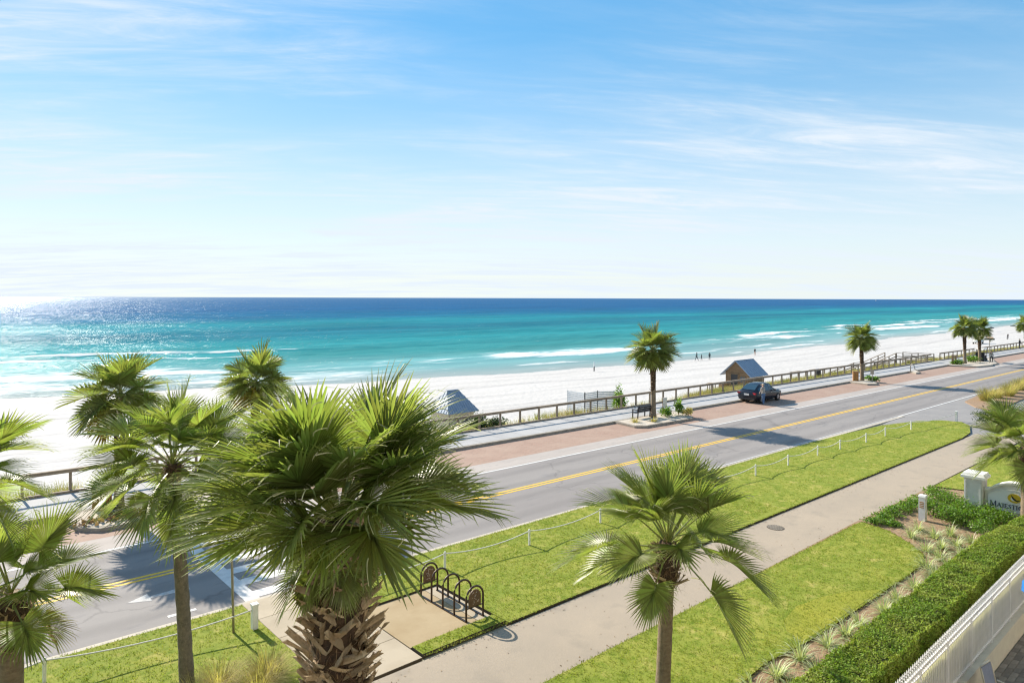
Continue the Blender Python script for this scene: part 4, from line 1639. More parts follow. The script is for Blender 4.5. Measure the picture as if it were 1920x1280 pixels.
shrub('leafy_shrub', 'dark green bush next to the first, behind the timber railing', (31.0, 36.6, -0.3), 0.8, 0.95, 800, 0.09, 750, M_shrubd)
shrub('leafy_shrub', 'bright yellow-green bush behind the railing beside the pale screen', (44.3, 36.4, -0.35), 0.8, 1.5, 800, 0.10, 751, M_shrub)
shrub('leafy_shrub', 'round-topped small tree behind the railing near the bench palm', (45.4, 37.4, -0.5), 0.55, 2.1, 600, 0.09, 752, M_shrub)
# dead leaf litter on the first island
rg = np.random.default_rng(760)
P = np.stack([rg.normal(6.7, 1.0, 260), rg.normal(30.9, 0.35, 260), 0.18 + rg.uniform(0, .14, 260)], 1)
V, F = cards_np(rg, P, 0.13)
tag(link('leaf_litter', mesh_np('leaf_litter', V, F, M_deadf)), 'dead brown palm leaf litter at the foot of the palm by the orange bin', 'litter', kind='stuff')

# ------------------------------------------------------------------ TIMBER RAILING
rail = thing('timber_railing', 'long weathered timber railing between the sidewalk and the beach', 'railing', (0, 0, 0))
post_mb = MB()
post_mb.box((0, 0, 0.5), (0.11, 0.11, 1.30))
post_me = None
GAP = (108.6, 111.6)
S0, SP = -8.66, 1.785
for i in range(116):
    s = S0 + i * SP
    x, y, _ = W(s, 36.62)
    if GAP[0] < s < GAP[1] - 0.2:
        continue
    if post_me is None:
        o = post_mb.build('post', [M_timber], rail)
        post_me = o.data
    else:
        o = link('post', post_me, rail)
    o.location = (x, y, 0.0)
    o.rotation_euler = (0, 0, -0.03)
    x2, y2, _ = W(s + SP, 36.62)
    if GAP[0] < s + SP / 2 < GAP[1]:
        continue
    mb = MB()
    mb.bar((x, y, 1.18), (x2, y2, 1.18), 0.17, 0.06)
    mb.bar((x, y - 0.075, 1.10), (x2, y2 - 0.075, 1.10), 0.04, 0.10)
    mb.build('top_rail', [M_timber], rail)
    mb = MB()
    mb.bar((x, y - 0.13, 0.16), (x2, y2 - 0.13, 0.16), 0.14, 0.20)
    mb.build('base_beam', [M_timber], rail)

# dune walkover: landing at the gap, ramp down behind the railing
wo = thing('beach_walkover', 'timber beach walkover with stepped rails behind the railing', 'boardwalk', (0, 0, 0))


def walk_seg(a, b, w=1.5, rails=(1, -1), dz=1.0):
    a, b = Vector(a), Vector(b)
    d = (b - a).normalized()
    nrm = Vector((-d.y, d.x, 0)).normalized()
    L_ = (b - a).length
    n = int(L_ / 0.55)
    for k in range(n):
        c = a.lerp(b, (k + 0.5) / n)
        mb = MB()
        mb.bar(c - nrm * w / 2, c + nrm * w / 2, L_ / n * 0.9, 0.05)
        mb.build('deck_board', [M_timber], wo)
    m = max(1, int(L_ / 2.0))
    for sg in rails:
        for k in range(m + 1):
            c = a.lerp(b, k / m) + nrm * (sg * w / 2)
            mb = MB()
            mb.box((c.x, c.y, c.z - 0.3), (0.11, 0.11, dz * 2 + 0.6 - 0.0))
            mb.build('post', [M_timber], wo)
        p, q = a + nrm * (sg * w / 2), b + nrm * (sg * w / 2)
        up = Vector((0, 0, dz))
        for hh in (0.98, 0.5):
            mb = MB()
            mb.bar(p + up * hh, q + up * hh, 0.15 if hh > .9 else 0.04, 0.06 if hh > .9 else 0.12)
            mb.build('rail', [M_timber], wo)


walk_seg((110.1, 33.3, 0.12), (110.1, 37.4, 0.12), 2.6, (1, -1))
walk_seg((108.7, 38.2, 0.10), (101.5, 38.4, -0.85), 1.5)
walk_seg((101.3, 38.4, -0.85), (98.5, 38.6, -0.85), 1.5)
walk_seg((98.3, 38.6, -0.88), (91, 39.2, -1.9), 1.5)
for (x, y, lab) in ((95.1, 42.8, 'low timber platform on the sand nearest the palm opposite the second bin'), (90.5, 43.3, 'low timber platform on the sand left of that palm')):
    t = thing('timber_platform', lab, 'platform', (x, y, float(beach_z(np.array([x]), np.array([y]))[0])), 0.0, 'timber platforms on the sand')
    for k in range(6):
        mb = MB()
        mb.box((0, -0.55 + k * 0.22, 1.25), (2.6, 0.2, 0.06))
        mb.build('deck_board', [M_timber], t)
    for dx in (-1.1, 1.1):
        for dy in (-.45, .45):
            mb = MB()
            mb.box((dx, dy, 0.55), (0.12, 0.12, 1.5))
            mb.build('leg', [M_timber], t)

# ------------------------------------------------------------------ BEACH HUTS


def gable_hut(name, label, loc, rz, wx, wy, hw, hr, over, wall_m, roof_m, hip=False, ribs=0):
    """wx along the ridge, wy across; gable end faces -x"""
    t = thing(name, label, 'hut', loc, rz)
    hx, hy = wx / 2, wy / 2
    # walls of horizontal boards
    nb = int(hw / 0.2)
    for sname, a, b in (('front', (-hx, -hy), (-hx, hy)), ('side', (-hx, -hy), (hx, -hy)), ('back', (hx, -hy), (hx, hy)), ('side', (-hx, hy), (hx, hy))):
        core = MB()
        core.bar((a[0], a[1], hw / 2), (b[0], b[1], hw / 2), 0.06, hw)
        w_o = core.build('wall', [wall_m], t)
        for k in range(nb):
            z = (k + 0.5) * hw / nb
            mb = MB()
            mb.bar((a[0], a[1], z), (b[0], b[1], z), 0.10, hw / nb * 0.86)
            mb.build('siding_board', [wall_m], w_o)
    if not hip:
        for sx in (-1, 1):
            mb = MB()
            x = sx * hx
            mb.add([(x - .03, -hy, hw), (x - .03, hy, hw), (x - .03, 0, hr), (x + .03, -hy, hw), (x + .03, hy, hw), (x + .03, 0, hr)],
                   [(0, 1, 2), (5, 4, 3), (0, 3, 4, 1), (1, 4, 5, 2), (2, 5, 3, 0)])
            mb.build('gable', [wall_m], t)
    for sy in (-1, 1):
        sl = (hr - hw) / hy
        ey = hy + over
        ez = hw - sl * over
        rx = hx + over
        rr = rx - (0 if not hip else (hx * 0.82))
        a, b = Vector((-rx, sy * ey, ez)), Vector((rx, sy * ey, ez))
        c, d = Vector((rr, 0, hr)), Vector((-rr, 0, hr))
        n = (b - a).cross(d - a).normalized()
        if n.z < 0:
            n = -n
        mb = MB()
        up = n * 0.06
        vs = [a, b, c, d, a + up, b + up, c + up, d + up]
        mb.add(vs, [(3, 2, 1, 0), (4, 5, 6, 7), (0, 1, 5, 4), (1, 2, 6, 5), (2, 3, 7, 6), (3, 0, 4, 7)])
        rf = mb.build('roof_panel', [roof_m], t)
        for k in range(ribs + 1):
            f = k / ribs
            p = a.lerp(b, f) + up
            x_ = p.x
            if hip and abs(x_) > rr:
                g = (rx - abs(x_)) / (rx - rr)
                top = Vector((x_, 0, 0)).lerp(Vector((x_, 0, 0)), 0)
                q = p.lerp(Vector((x_, 0, hr)) + up, g * 1.0) if g > 0.02 else p
                q = Vector((x_, sy * ey * (1 - g), ez + (hr - ez) * g)) + up
            else:
                q = Vector((x_, 0, hr)) + up
            if (q - p).length < 0.15:
                continue
            mb = MB()
            mb.bar(p, q, 0.045, 0.05)
            mb.build('seam', [roof_m], rf)
    if hip:
        for sx in (-1, 1):
            rr = (hx + over) - hx * 0.82
            a = Vector((sx * (hx + over), -hy - over, hw - (hr - hw) / hy * over))
            b = Vector((sx * (hx + over), hy + over, a.z))
            c = Vector((sx * rr, 0, hr))
            mb = MB()
            up = Vector((0, 0, 0.06))
            mb.add([a, b, c, a + up, b + up, c + up], [(2, 1, 0), (3, 4, 5), (0, 1, 4, 3), (1, 2, 5, 4), (2, 0, 3, 5)])
            rf = mb.build('roof_panel', [roof_m], t)
            for k in range(1, 9):
                f = k / 9
                p = a.lerp(b, f) + up
                g = 1 - abs(2 * f - 1)
                q = Vector((a.x + (c.x - a.x) * g, p.y, a.z + (hr - a.z) * g + .06))
                mb = MB()
                mb.bar(p, q, 0.045, 0.05)
                mb.build('seam', [roof_m], rf)
    mb = MB()
    mb.bar((-hx - over, 0, hr + .06), (hx + over, 0, hr + .06), 0.2, 0.05) if not hip else mb.bar((-(hx + over) + hx * .82, 0, hr + .06), ((hx + over) - hx * .82, 0, hr + .06), 0.2, 0.05)
    mb.build('ridge_cap', [roof_m], t)
    return t


hz = -2.95
t = gable_hut('beach_hut', 'brown wooden beach hut with blue-grey gable roof', (83.9, 47.6, hz), 0.0, 3.5, 3.3, 2.25, 3.75, 0.55, M_cedar, M_roof, False, 9)
mb = MB()
mb.box((-1.83, 0.35, 1.05), (0.06, 1.0, 1.9))
dr = mb.build('door', [M_dark], t)
mb = MB()
for y in (-0.2, 0.9):
    mb.box((-1.85, y, 1.05), (0.10, 0.09, 2.0))
mb.box((-1.85, 0.35, 2.03), (0.10, 1.2, 0.09))
mb.build('door_frame', [M_cedar], t)
mb = MB()
mb.box((-1.82, -0.85, 1.35), (0.06, 0.7, 0.75))
wn = mb.build('window', [M_glass], t)
mb = MB()
for (y, z, sy, sz) in ((-0.85, 1.76, .9, .08), (-0.85, 0.94, .9, .08), (-1.24, 1.35, .08, .9), (-.46, 1.35, .08, .9), (-.85, 1.35, .05, .8)):
    mb.box((-1.85, y, z), (0.09, sy, sz))
mb.build('frame', [M_cedar], wn)
mb = MB()
mb.box((-2.3, 1.75, 0.35), (0.9, 0.8, 0.7))
mb.build('porch_step', [M_brown], t)
t = gable_hut('beach_hut', 'cream hut with ribbed blue-grey hipped roof behind the railing', (34.4, 46.2, -2.35), 0.0, 2.5, 2.5, 2.25, 3.55, 0.35, M_cream, M_roof, True, 13)
mb = MB()
mb.box((0.35, -1.29, 1.35), (0.5, 0.06, 0.45))
wn = mb.build('window', [M_dark], t)
mb = MB()
for (x, z, sx, sz) in ((0.35, 1.6, .62, .06), (0.35, 1.1, .62, .06), (0.08, 1.35, .06, .56), (.62, 1.35, .06, .56)):
    mb.box((x, -1.31, z), (sx, 0.09, sz))
mb.build('frame', [M_cream], wn)

# pale louvred screen behind the railing
sc_ = thing('louvred_screen', 'pale louvred screen enclosure behind the railing', 'screen', (42.6, 37.5, -0.75))
for (a, b) in (((0, 1.2), (1.6, 1.2)), ((0, 1.2), (0, 3.2)), ((1.6, 1.2), (2.8, 0.4))):
    for k in range(11):
        mb = MB()
        z = 0.25 + k * 0.15
        mb.bar((a[0], a[1], z), (b[0], b[1], z), 0.03, 0.115)
        mb.build('slat', [M_screenw], sc_)
    for p in (a, b):
        mb = MB()
        mb.box((p[0], p[1], 0.9), (0.06, 0.06, 1.95))
        mb.build('post', [M_wht], sc_)

# ------------------------------------------------------------------ ROPE FENCES


def rope_fence(label, posts, tall):
    t = thing('rope_fence', label, 'fence', (0, 0, 0))
    tops = []
    for i, (x, y) in enumerate(posts):
        mb = MB()
        hh = 0.62 if i not in tall else 0.64
        r = 0.04 if i not in tall else 0.075
        if i in tall:
            mb.box((x, y, hh / 2 + .02), (r * 2, r * 2, hh + .1))
            mb.box((x, y, hh + .09), (r * 2.4, r * 2.4, 0.05))
        else:
            mb.tube([(x, y, -.02), (x, y, hh), (x, y, hh + .03)], [r, r, r * .5], 8)
        mb.build('post', [M_wht], t)
        tops.append(Vector((x, y, hh - 0.04)))
    for a, b in zip(tops[:-1], tops[1:]):
        mb = MB()
        sag = 0.16
        pts = [a.lerp(b, k / 10) - Vector((0, 0, sag * 4 * (k / 10) * (1 - k / 10))) for k in range(11)]
        mb.tube(pts, 0.018, 6)
        mb.build('rope', [M_rope], t, True)
    return t


rope_fence('white post and rope fence across the lawn left of the walkway', [(-1.6, 19.3), (2.43, 19.0), (7.06, 18.35)], (2,))
rope_fence('long white post and rope fence along the lawn beside the road', [(9.9, 18.5), (13.32, 18.27), (16.90, 18.03), (20.7, 17.95), (24.5, 17.85), (28.3, 17.72), (32.13, 17.58), (35.44, 17.52), (38.94, 17.51),
           (41.6, 17.37), (44.84, 17.14), (47.88, 17.11), (51.56, 16.78), (58.0, 15.85)], (13,))

# ------------------------------------------------------------------ BICYCLE RACK
br = thing('bicycle_rack', 'dark bronze hoop bicycle rack with two plaques', 'bicycle rack', (0, 0, 0.03))
# hoops stand across the rails; rails run towards the viewer
q_list = [17.15, 16.60, 16.04, 15.49, 14.94]
xa, xb = 11.62, 12.22
for i, q in enumerate(q_list):
    rr = (xb - xa) / 2
    cx = (xa + xb) / 2
    pts = [(xa, q, 0.0), (xa, q, 0.30), (xa, q, 0.62)]
    pts += [(cx - rr * math.cos(a), q, 0.62 + rr * math.sin(a)) for a in np.linspace(0.2, math.pi - 0.2, 9)]
    pts += [(xb, q, 0.62), (xb, q, 0.30), (xb, q, 0.0)]
    mb = MB()
    mb.tube(pts, 0.030, 8)
    mb.build('hoop', [M_bronze], br, True)
    if i in (0, 4):
        r2 = rr - 0.085
        prof = [(cx - r2, 0.36), (cx + r2, 0.36), (cx + r2, 0.62)] + [(cx + r2 * math.cos(a), 0.62 + r2 * math.sin(a)) for a in np.linspace(0.2, math.pi - 0.2, 9)] + [(cx - r2, 0.62)]
        mb = MB()
        n = len(prof)
        vs = [(p[0], q - 0.012, p[1]) for p in prof] + [(p[0], q + 0.012, p[1]) for p in prof]
        mb.add(vs, [tuple(range(n)), tuple(range(2 * n - 1, n - 1, -1))] + [(k, k + n, (k + 1) % n + n, (k + 1) % n) for k in range(n)])
        pq = mb.build('plaque', [M_plaque], br)
        mb = MB()
        rn = random.Random(i + 4)
        # worn, illegible raised design
        for k in range(16):
            u, v = rn.uniform(-.12, .12), rn.uniform(.44, .76)
            mb.box((cx + u, q - 0.016, v), (rn.uniform(.015, .05), 0.008, rn.uniform(.010, .022)), rot=Matrix.Rotation(rn.uniform(-.9, .9), 3, 'Y'))
        mb.build('relief', [M_plaqueink], pq)
        mb = MB()
        mb.bar((xa + .02, q, 0.36), (xb - .02, q, 0.36), 0.03, 0.03)
        for sx in (xa + .05, xb - .05):
            mb.bar((sx - .03, q, 0.6), (sx + .06 * (1 if sx < cx else -1), q, 0.6), 0.02, 0.02)
        mb.build('bracket', [M_bronze], br)
for x in (xa, xb):
    mb = MB()
    mb.bar((x, q_list[0] + .03, 0.015), (x, q_list[-1] - .03, 0.015), 0.06, 0.03)
    mb.build('base_rail', [M_bronze], br)

# ------------------------------------------------------------------ crossing sign on a pole
cs_ = thing('crossing_sign', 'lime green crossing sign seen edge-on on a thin pole in the lawn', 'sign', (6.56, 18.5, 0.05))
mb = MB()
mb.tube([(0, 0, -.1), (-.03, .04, 1.7), (-.08, .1, 3.42)], [.034, .034, .034], 8)
mb.build('pole', [M_steel], cs_, True)
mb = MB()
for (zc, rr) in ((2.97, 0.44),):
    c = Vector((-0.12, 0.09, zc))
    vs = []
    for dx in (-.006, .006):
        vs += [(c.x + dx, c.y, c.z - rr), (c.x + dx, c.y + rr, c.z), (c.x + dx, c.y, c.z + rr), (c.x + dx, c.y - rr, c.z)]
    mb.add(vs, [(0, 1, 2, 3), (7, 6, 5, 4), (0, 4, 5, 1), (1, 5, 6, 2), (2, 6, 7, 3), (3, 7, 4, 0)])
mb.build('sign_plate', [M_lime], cs_)
mb = MB()
mb.box((-0.11, 0.07, 2.27), (0.012, 0.6, 0.32))
mb.build('sign_plate', [M_lime], cs_)
# manhole
mh = thing('manhole_cover', 'round dark iron manhole cover set in the path', 'manhole cover', (25.58, 13.15, 0.022))
mb = MB()
circ = [(0.33 * math.cos(a), 0.33 * math.sin(a)) for a in np.linspace(0, 2 * math.pi, 24, endpoint=False)]
mb.prism(circ, -0.01, 0.006)
mb.build('lid', [M_iron], mh)
mb = MB()
for k in range(-4, 5):
    w_ = math.sqrt(max(0, .30 ** 2 - (k * .065) ** 2))
    mb.box((0, k * .065, 0.010), (w_ * 2, 0.028, 0.008))
mb.build('rib', [M_kerb2], mh)
# post light
pl_ = thing('post_light', 'short white square post light in the planting bed', 'post light', (30.9, 9.62, 0.03), 0.0)
mb = MB()
mb.box((0, 0, 0.48), (0.24, 0.24, 0.98))
mb.build('post', [M_wht], pl_)
mb = MB()
mb.box((0, 0, 1.0), (0.29, 0.29, 0.07), taper=0.85)
mb.build('cap', [M_wht], pl_)
mb = MB()
for k in range(4):
    mb.box((-0.123, 0, 0.55 + k * 0.07), (0.012, 0.16, 0.035))
mb.build('louvre', [M_orange], pl_)

# ------------------------------------------------------------------ ENTRANCE SIGN (faces the traffic, towards -X)
sg = thing('entrance_sign', 'pale entrance sign wall with stone pillar and arched lettered panel', 'sign', (33.1, 8.76, 0.03))
# local: face plane at x = 0 facing -x, width runs towards -y
mb = MB()
mb.box((0.33, -0.33, 0.78), (0.66, 0.66, 1.56))
pil = mb.build('pillar', [M_signw], sg)
mb = MB()
mb.box((0.33, -0.33, 1.62), (0.86, 0.86, 0.10))
mb.box((0.33, -0.33, 1.72), (0.80, 0.80, 0.11), taper=0.9)
mb.build('cap', [M_wht], pil)
mb = MB()
for (y, z, sy, sz) in ((-.33, 1.44, .56, .06), (-.33, .22, .56, .06), (-.07, .83, .05, 1.2), (-.59, .83, .05, 1.2)):
    mb.box((-0.012, y, z), (0.03, sy, sz))
mb.build('moulding', [M_signw], pil)


def arch(y0, y1, zs, rise, n=18):
    return [(y0 + (y1 - y0) * k / n, zs + rise * math.sin(math.pi * k / n) ** 0.8) for k in range(n + 1)]


def slab_yz(prof, x0, x1, name, mt, parent):
    n = len(prof)
    mb = MB()
    vs = [(x0, p[0], p[1]) for p in prof] + [(x1, p[0], p[1]) for p in prof]
    mb.add(vs, [tuple(range(n)), tuple(range(2 * n - 1, n - 1, -1))] + [(k, k + n, (k + 1) % n + n, (k + 1) % n) for k in range(n)])
    return mb.build(name, [mt], parent)


YA, YB = -0.67, -2.75
top = [(YA, 1.14), (YA - 0.15, 1.14)] + arch(YA - 0.16, YB + 0.16, 1.16, 0.38) + [(YB + 0.15, 1.14), (YB, 1.14)]
wl = slab_yz([(YA, 0.0)] + top + [(YB, 0.0)], 0.22, 0.50, 'sign_wall', M_signw, sg)
cp_out = [(p[0], p[1] + 0.07) for p in top]
slab_yz(cp_out + list(reversed([(p[0], p[1] - 0.012) for p in top])), 0.16, 0.56, 'coping', M_wht, wl)
pt = arch(YA - 0.14, YB + 0.14, 0.96, 0.34)
panel = slab_yz([(YA - 0.14, 0.42)] + pt + [(YB + 0.14, 0.42)], 0.17, 0.222, 'sign_panel', M_signp, wl)
slab_yz([(p[0], p[1] + 0.035) for p in pt] + list(reversed(pt)), 0.15, 0.221, 'panel_edge', M_wht, wl)
yc, zc = -1.70, 1.0
for nm, ra, rb, xx, mt_ in (('oval_ring', 0.30, 0.25, 0.155, M_wht), ('oval_disc', 0.225, 0.185, 0.145, M_gold)):
    slab_yz([(yc + ra * math.cos(a), zc + rb * math.sin(a)) for a in np.linspace(0, 2 * math.pi, 28, endpoint=False)], xx, 0.172, nm, mt_, panel)
# dark wing-like emblem on the gold oval
slab_yz([(yc + 0.11, zc + .14), (yc + .02, zc + .03), (yc - .09, zc - .06), (yc - .20, zc - .05), (yc - .10, zc - .12), (yc + .02, zc - .07), (yc + .08, zc + .02)], 0.138, 0.146, 'emblem', M_black, panel)
slab_yz([(yc + 0.10, zc + .03), (yc + .03, zc - .06), (yc - .05, zc - .09), (yc + .06, zc - .11), (yc + .13, zc - .04)], 0.139, 0.1455, 'emblem', M_wht, panel)
# lettering: serif capitals as strokes (x to the right, height 1)
GL = {
    'M': (1.0, [((.08, 0), (.12, 1), .08), ((.12, 1), (.5, .1), .14), ((.5, .1), (.86, 1), .07), ((.86, 1), (.9, 0), .15)], [(.0, .2, 0), (.78, 1.02, 0), (.02, .2, 1), (.8, .98, 1)]),
    'A': (.86, [((.06, 0), (.43, 1), .07), ((.43, 1), (.80, 0), .15), ((.2, .36), (.64, .36), .07)], [(-.03, .18, 0), (.66, .92, 0)]),
    'J': (.46, [((.28, 1), (.28, .08), .15), ((.28, .08), (.05, -.12), .10)], [(.14, .44, 1)]),
    'E': (.68, [((.16, 0), (.16, 1), .15), ((.16, .97), (.6, .97), .07), ((.16, .5), (.5, .5), .07), ((.16, .03), (.64, .03), .07), ((.6, .97), (.6, .78), .06), ((.64, .03), (.64, .22), .06)], [(.02, .3, 0), (.02, .3, 1)]),
    'S': (.60, [((.52, .8), (.36, .97), .08), ((.36, .97), (.14, .86), .09), ((.14, .86), (.14, .66), .12), ((.14, .66), (.46, .36), .15), ((.46, .36), (.46, .14), .12), ((.46, .14), (.26, .02), .09), ((.26, .02), (.08, .2), .08)], []),
    'T': (.74, [((.37, 0), (.37, 1), .15), ((.03, .97), (.71, .97), .07), ((.03, .97), (.03, .76), .06), ((.71, .97), (.71, .76), .06)], [(.22, .52, 0)]),
    'I': (.36, [((.18, 0), (.18, 1), .15)], [(.04, .32, 0), (.04, .32, 1)]),
    'C': (.78, [((.7, .78), (.46, .97), .08), ((.46, .97), (.18, .78), .11), ((.18, .78), (.1, .5), .15), ((.1, .5), (.18, .2), .15), ((.18, .2), (.46, .02), .11), ((.46, .02), (.72, .2), .08)], []),
}
yy = YA - 0.21
for i, chh in enumerate('MAJESTIC'):
    hgt = 0.215 if i == 0 else 0.165
    adv, strokes, serifs = GL[chh]
    mb = MB()
    for (a, b, w_) in strokes:
        mb.bar((0.160, yy - a[0] * hgt, 0.56 + a[1] * hgt), (0.160, yy - b[0] * hgt, 0.56 + b[1] * hgt), w_ * hgt * 1.1, 0.024)
        # bar()'s width runs across the stroke; depth is along x
    for (a, b, top_) in serifs:
        mb.box((0.160, yy - (a + b) / 2 * hgt, 0.56 + (0.03 if not top_ else 0.97) * hgt), (0.024, (b - a) * hgt, 0.055 * hgt))
    # bar() may lay its width along x: rebuild strokes as flat quads extruded in x
    mb = MB()
    for (a, b, w_) in strokes:
        p = Vector((yy - a[0] * hgt, 0.56 + a[1] * hgt))
        q = Vector((yy - b[0] * hgt, 0.56 + b[1] * hgt))
        d = (q - p).normalized()
        n = Vector((-d.y, d.x)) * (w_ * hgt / 2)
        e = d * (w_ * hgt * 0.25)
        c4 = [p - e + n, q + e + n, q + e - n, p - e - n]
        vs = [(0.148, v.x, v.y) for v in c4] + [(0.171, v.x, v.y) for v in c4]
        mb.add(vs, [(0, 1, 2, 3), (7, 6, 5, 4), (0, 4, 5, 1), (1, 5, 6, 2), (2, 6, 7, 3), (3, 7, 4, 0)])
    for (a, b, top_) in serifs:
        mb.box((0.1590, yy - (a + b) / 2 * hgt, 0.56 + (0.03 if not top_ else 0.97) * hgt), (0.024, (b - a) * hgt, 0.06 * hgt))
    mb.build('letter', [M_navy], panel)
    yy -= (adv + 0.10) * hgt
mb = MB()
mb.box((0.33, YB - 0.33, 0.78), (0.66, 0.66, 1.56))
pil2 = mb.build('pillar', [M_signw], sg)
mb = MB()
mb.box((0.33, YB - 0.33, 1.62), (0.86, 0.86, 0.10))
mb.box((0.33, YB - 0.33, 1.72), (0.80, 0.80, 0.11), taper=0.9)
mb.build('cap', [M_wht], pil2)
lamp = thing('ground_light', 'small cream spotlight on the ground in front of the sign wall', 'light fixture', (32.2, 6.75, 0.03))
mb = MB()
mb.tube([(0, 0, 0), (0, 0, 0.3)], 0.03, 6)
mb.build('stake', [M_steel], lamp)
mb = MB()
mb.tube([(-.08, 0, .3), (.12, 0, .42)], [.09, .10], 10)
mb.build('housing', [M_stucco], lamp)

# ------------------------------------------------------------------ WHITE PICKET FENCE
FQ = 5.0
wall_o = MB()
wall_o.box((17.0, FQ - 0.02, (PZ + 0.06) / 2), (44, 0.26, 0.06 - PZ))
tag(wall_o.build('low_wall', [M_stucco]), 'low cream wall under the white picket fence', 'wall')
pf = thing('picket_fence', 'white metal picket fence with spear finials along the hedge', 'fence', (0, FQ, 0.06))
mb = MB()
mb.box((0, 0, 0.64), (0.022, 0.022, 1.28))
z = 1.28
ringz = [(z, .010), (z + .02, .019), (z + .04, .010), (z + .075, .023), (z + .12, .013), (z + .17, .002)]
mb.tube([(0, 0, a) for a, _ in ringz], [b for _, b in ringz], 6)
pk = None
i = 0
x = 5.6
while x < 28.5:
    if pk is None:
        o = mb.build('picket', [M_fence], pf)
        pk = o.data
    else:
        o = link('picket', pk, pf)
    o.location = (x, 0, 0)
    x += 0.118
    i += 1
for k in range(14):
    xx = 5.3 + k * 1.77
    mb = MB()
    mb.box((xx, -.005, 0.60), (0.055, 0.055, 1.24))
    mb.build('post', [M_fence], pf)
    if k < 13:
        for zz, hh in ((1.19, .05), (1.06, .03), (0.09, .04)):
            mb = MB()
            mb.box((xx + 0.885, 0.002, zz), (1.71, 0.042, hh))
            mb.build('rail', [M_fence], pf)
        mb = MB()
        mb.add([(xx + 0.03, 0.035, 0.12), (xx + 1.74, 0.035, 0.12), (xx + 1.74, 0.035, 1.04), (xx + 0.03, 0.035, 1.04)], [(0, 1, 2, 3)])
        mb.build('screen', [M_screen], pf)

# the cream apartment block whose balcony the picture is taken from (unseen behind the camera, added to bounce light on to shaded sides)
ab = thing('bounce_building', 'unseen pale apartment block with balconies behind the viewpoint, added for bounce light', 'building', (8, -2.6, PZ))
mb = MB()
mb.box((0, -5, 11), (84, 10, 22))
fw_ = mb.build('wall', [M_facade], ab)
sh_d = sh_s = sh_r = sh_b = None
for fl in range(1, 7):
    for bay in range(10):
        x_ = -38 + bay * 8.4
        if fl == 3 and bay == 3:
            pass
        mb = MB()
        mb.box((x_, 0.55, fl * 3.1 - 0.25), (6.8, 1.1, 0.2))
        if sh_s is None:
            o = mb.build('balcony_slab', [M_wht], ab)
            sh_s = o
        else:
            o = link('balcony_slab', sh_s.data, ab, (x_ + 38, 0, (fl - 1) * 3.1))
        if sh_d is None:
            mb = MB()
            mb.box((x_, 0.03, fl * 3.1 + 1.0), (3.6, 0.05, 2.2))
            sh_d = mb.build('glass_door', [M_glass], ab)
        else:
            link('glass_door', sh_d.data, ab, (x_ + 38, 0, (fl - 1) * 3.1))

# blue parasol over the patio, only its corner shows
pr_ = thing('patio_parasol', 'blue canvas parasol corner reaching over the picket fence', 'parasol', (20.30, 2.38, PZ))
mb = MB()
mb.tube([(0, 0, 0), (0, 0, 3.65)], 0.03, 8)
mb.build('pole', [M_wht], pr_)
mb = MB()
n = 8
rim = [(1.75 * math.cos(2 * math.pi * k / n + .35), 1.75 * math.sin(2 * math.pi * k / n + .35), 2.93) for k in range(n)]
val = [(p[0] * 1.01, p[1] * 1.01, 2.70) for p in rim]
mb.add([(0, 0, 3.65)] + rim + val, [(0, 1 + k, 1 + (k + 1) % n) for k in range(n)] + [(1 + k, 1 + n + k, 1 + n + (k + 1) % n, 1 + (k + 1) % n) for k in range(n)])
mb.build('canopy', [M_blue], pr_)
for k in range(n):
    mb = MB()
    mb.tube([(0, 0, 3.60), (rim[k][0] * .98, rim[k][1] * .98, 2.91)], 0.012, 5)
    mb.build('rib', [M_wht], pr_)
mb = MB()
mb.tube([(0, 0, 0), (0, 0, .08)], [.3, .28], 14)
mb.build('base', [M_greyf], pr_)
# patio chair back at the bottom edge
ch = thing('patio_chair', 'cream framed patio chair with grey sling by the low wall', 'chair', (18.8, 4.12, PZ), R(-8))
mb = MB()
mb.tube([(-.26, .28, .42), (-.26, .42, 1.02), (-.22, .44, 1.08), (.22, .44, 1.08), (.26, .42, 1.02), (.26, .28, .42)], .02, 8)
mb.build('back_frame', [M_stucco], ch, True)
mb = MB()
mb.box((0, .36, .74), (.46, .02, .62), rot=Matrix.Rotation(R(-13), 3, 'X'))
mb.build('backrest', [M_greyf], ch)
mb = MB()
mb.box((0, 0, .43), (.5, .54, .025))
mb.build('seat', [M_greyf], ch)
for (x, y) in ((-.25, -.25), (.25, -.25), (-.25, .28), (.25, .28)):
    mb = MB()
    mb.tube([(x, y, 0), (x, y, .43)], .018, 6)
    mb.build('leg', [M_stucco], ch)
for x in (-.27, .27):
    mb = MB()
    mb.tube([(x, -.25, .43), (x, -.25, .64), (x, .3, .66)], .018, 6)
    mb.build('armrest', [M_stucco], ch)

# ------------------------------------------------------------------ street furniture on the sea side


def wood_bin(label, x, y, rz):
    t = thing('litter_bin', label, 'bin', (x, y, 0.16), rz, 'orange wooden litter bins on the islands')
    mb = MB()
    mb.box((0, 0, .48), (.46, .46, .92))
    bd = mb.build('liner', [M_dark], t)
    for k in range(4):
        for s in (-1, 1):
            mb = MB()
            u = -.20 + k * .133
            mb.box((u, s * .25, .5), (.12, .03, .95))
            mb.build('slat', [M_orange], t)
            mb = MB()
            mb.box((s * .25, u, .5), (.03, .12, .95))
            mb.build('slat', [M_orange], t)
    mb = MB()
    mb.box((0, 0, 1.0), (.58, .58, .05))
    mb.build('lid', [M_brown], t)
    return t


wood_bin('orange wooden litter bin leaning close to the palm with dead fronds', 6.15, 32.6, 0.3)
wood_bin('orange wooden litter bin beside the sidewalk across from the walkover', 76.9, 30.5, 0.5)
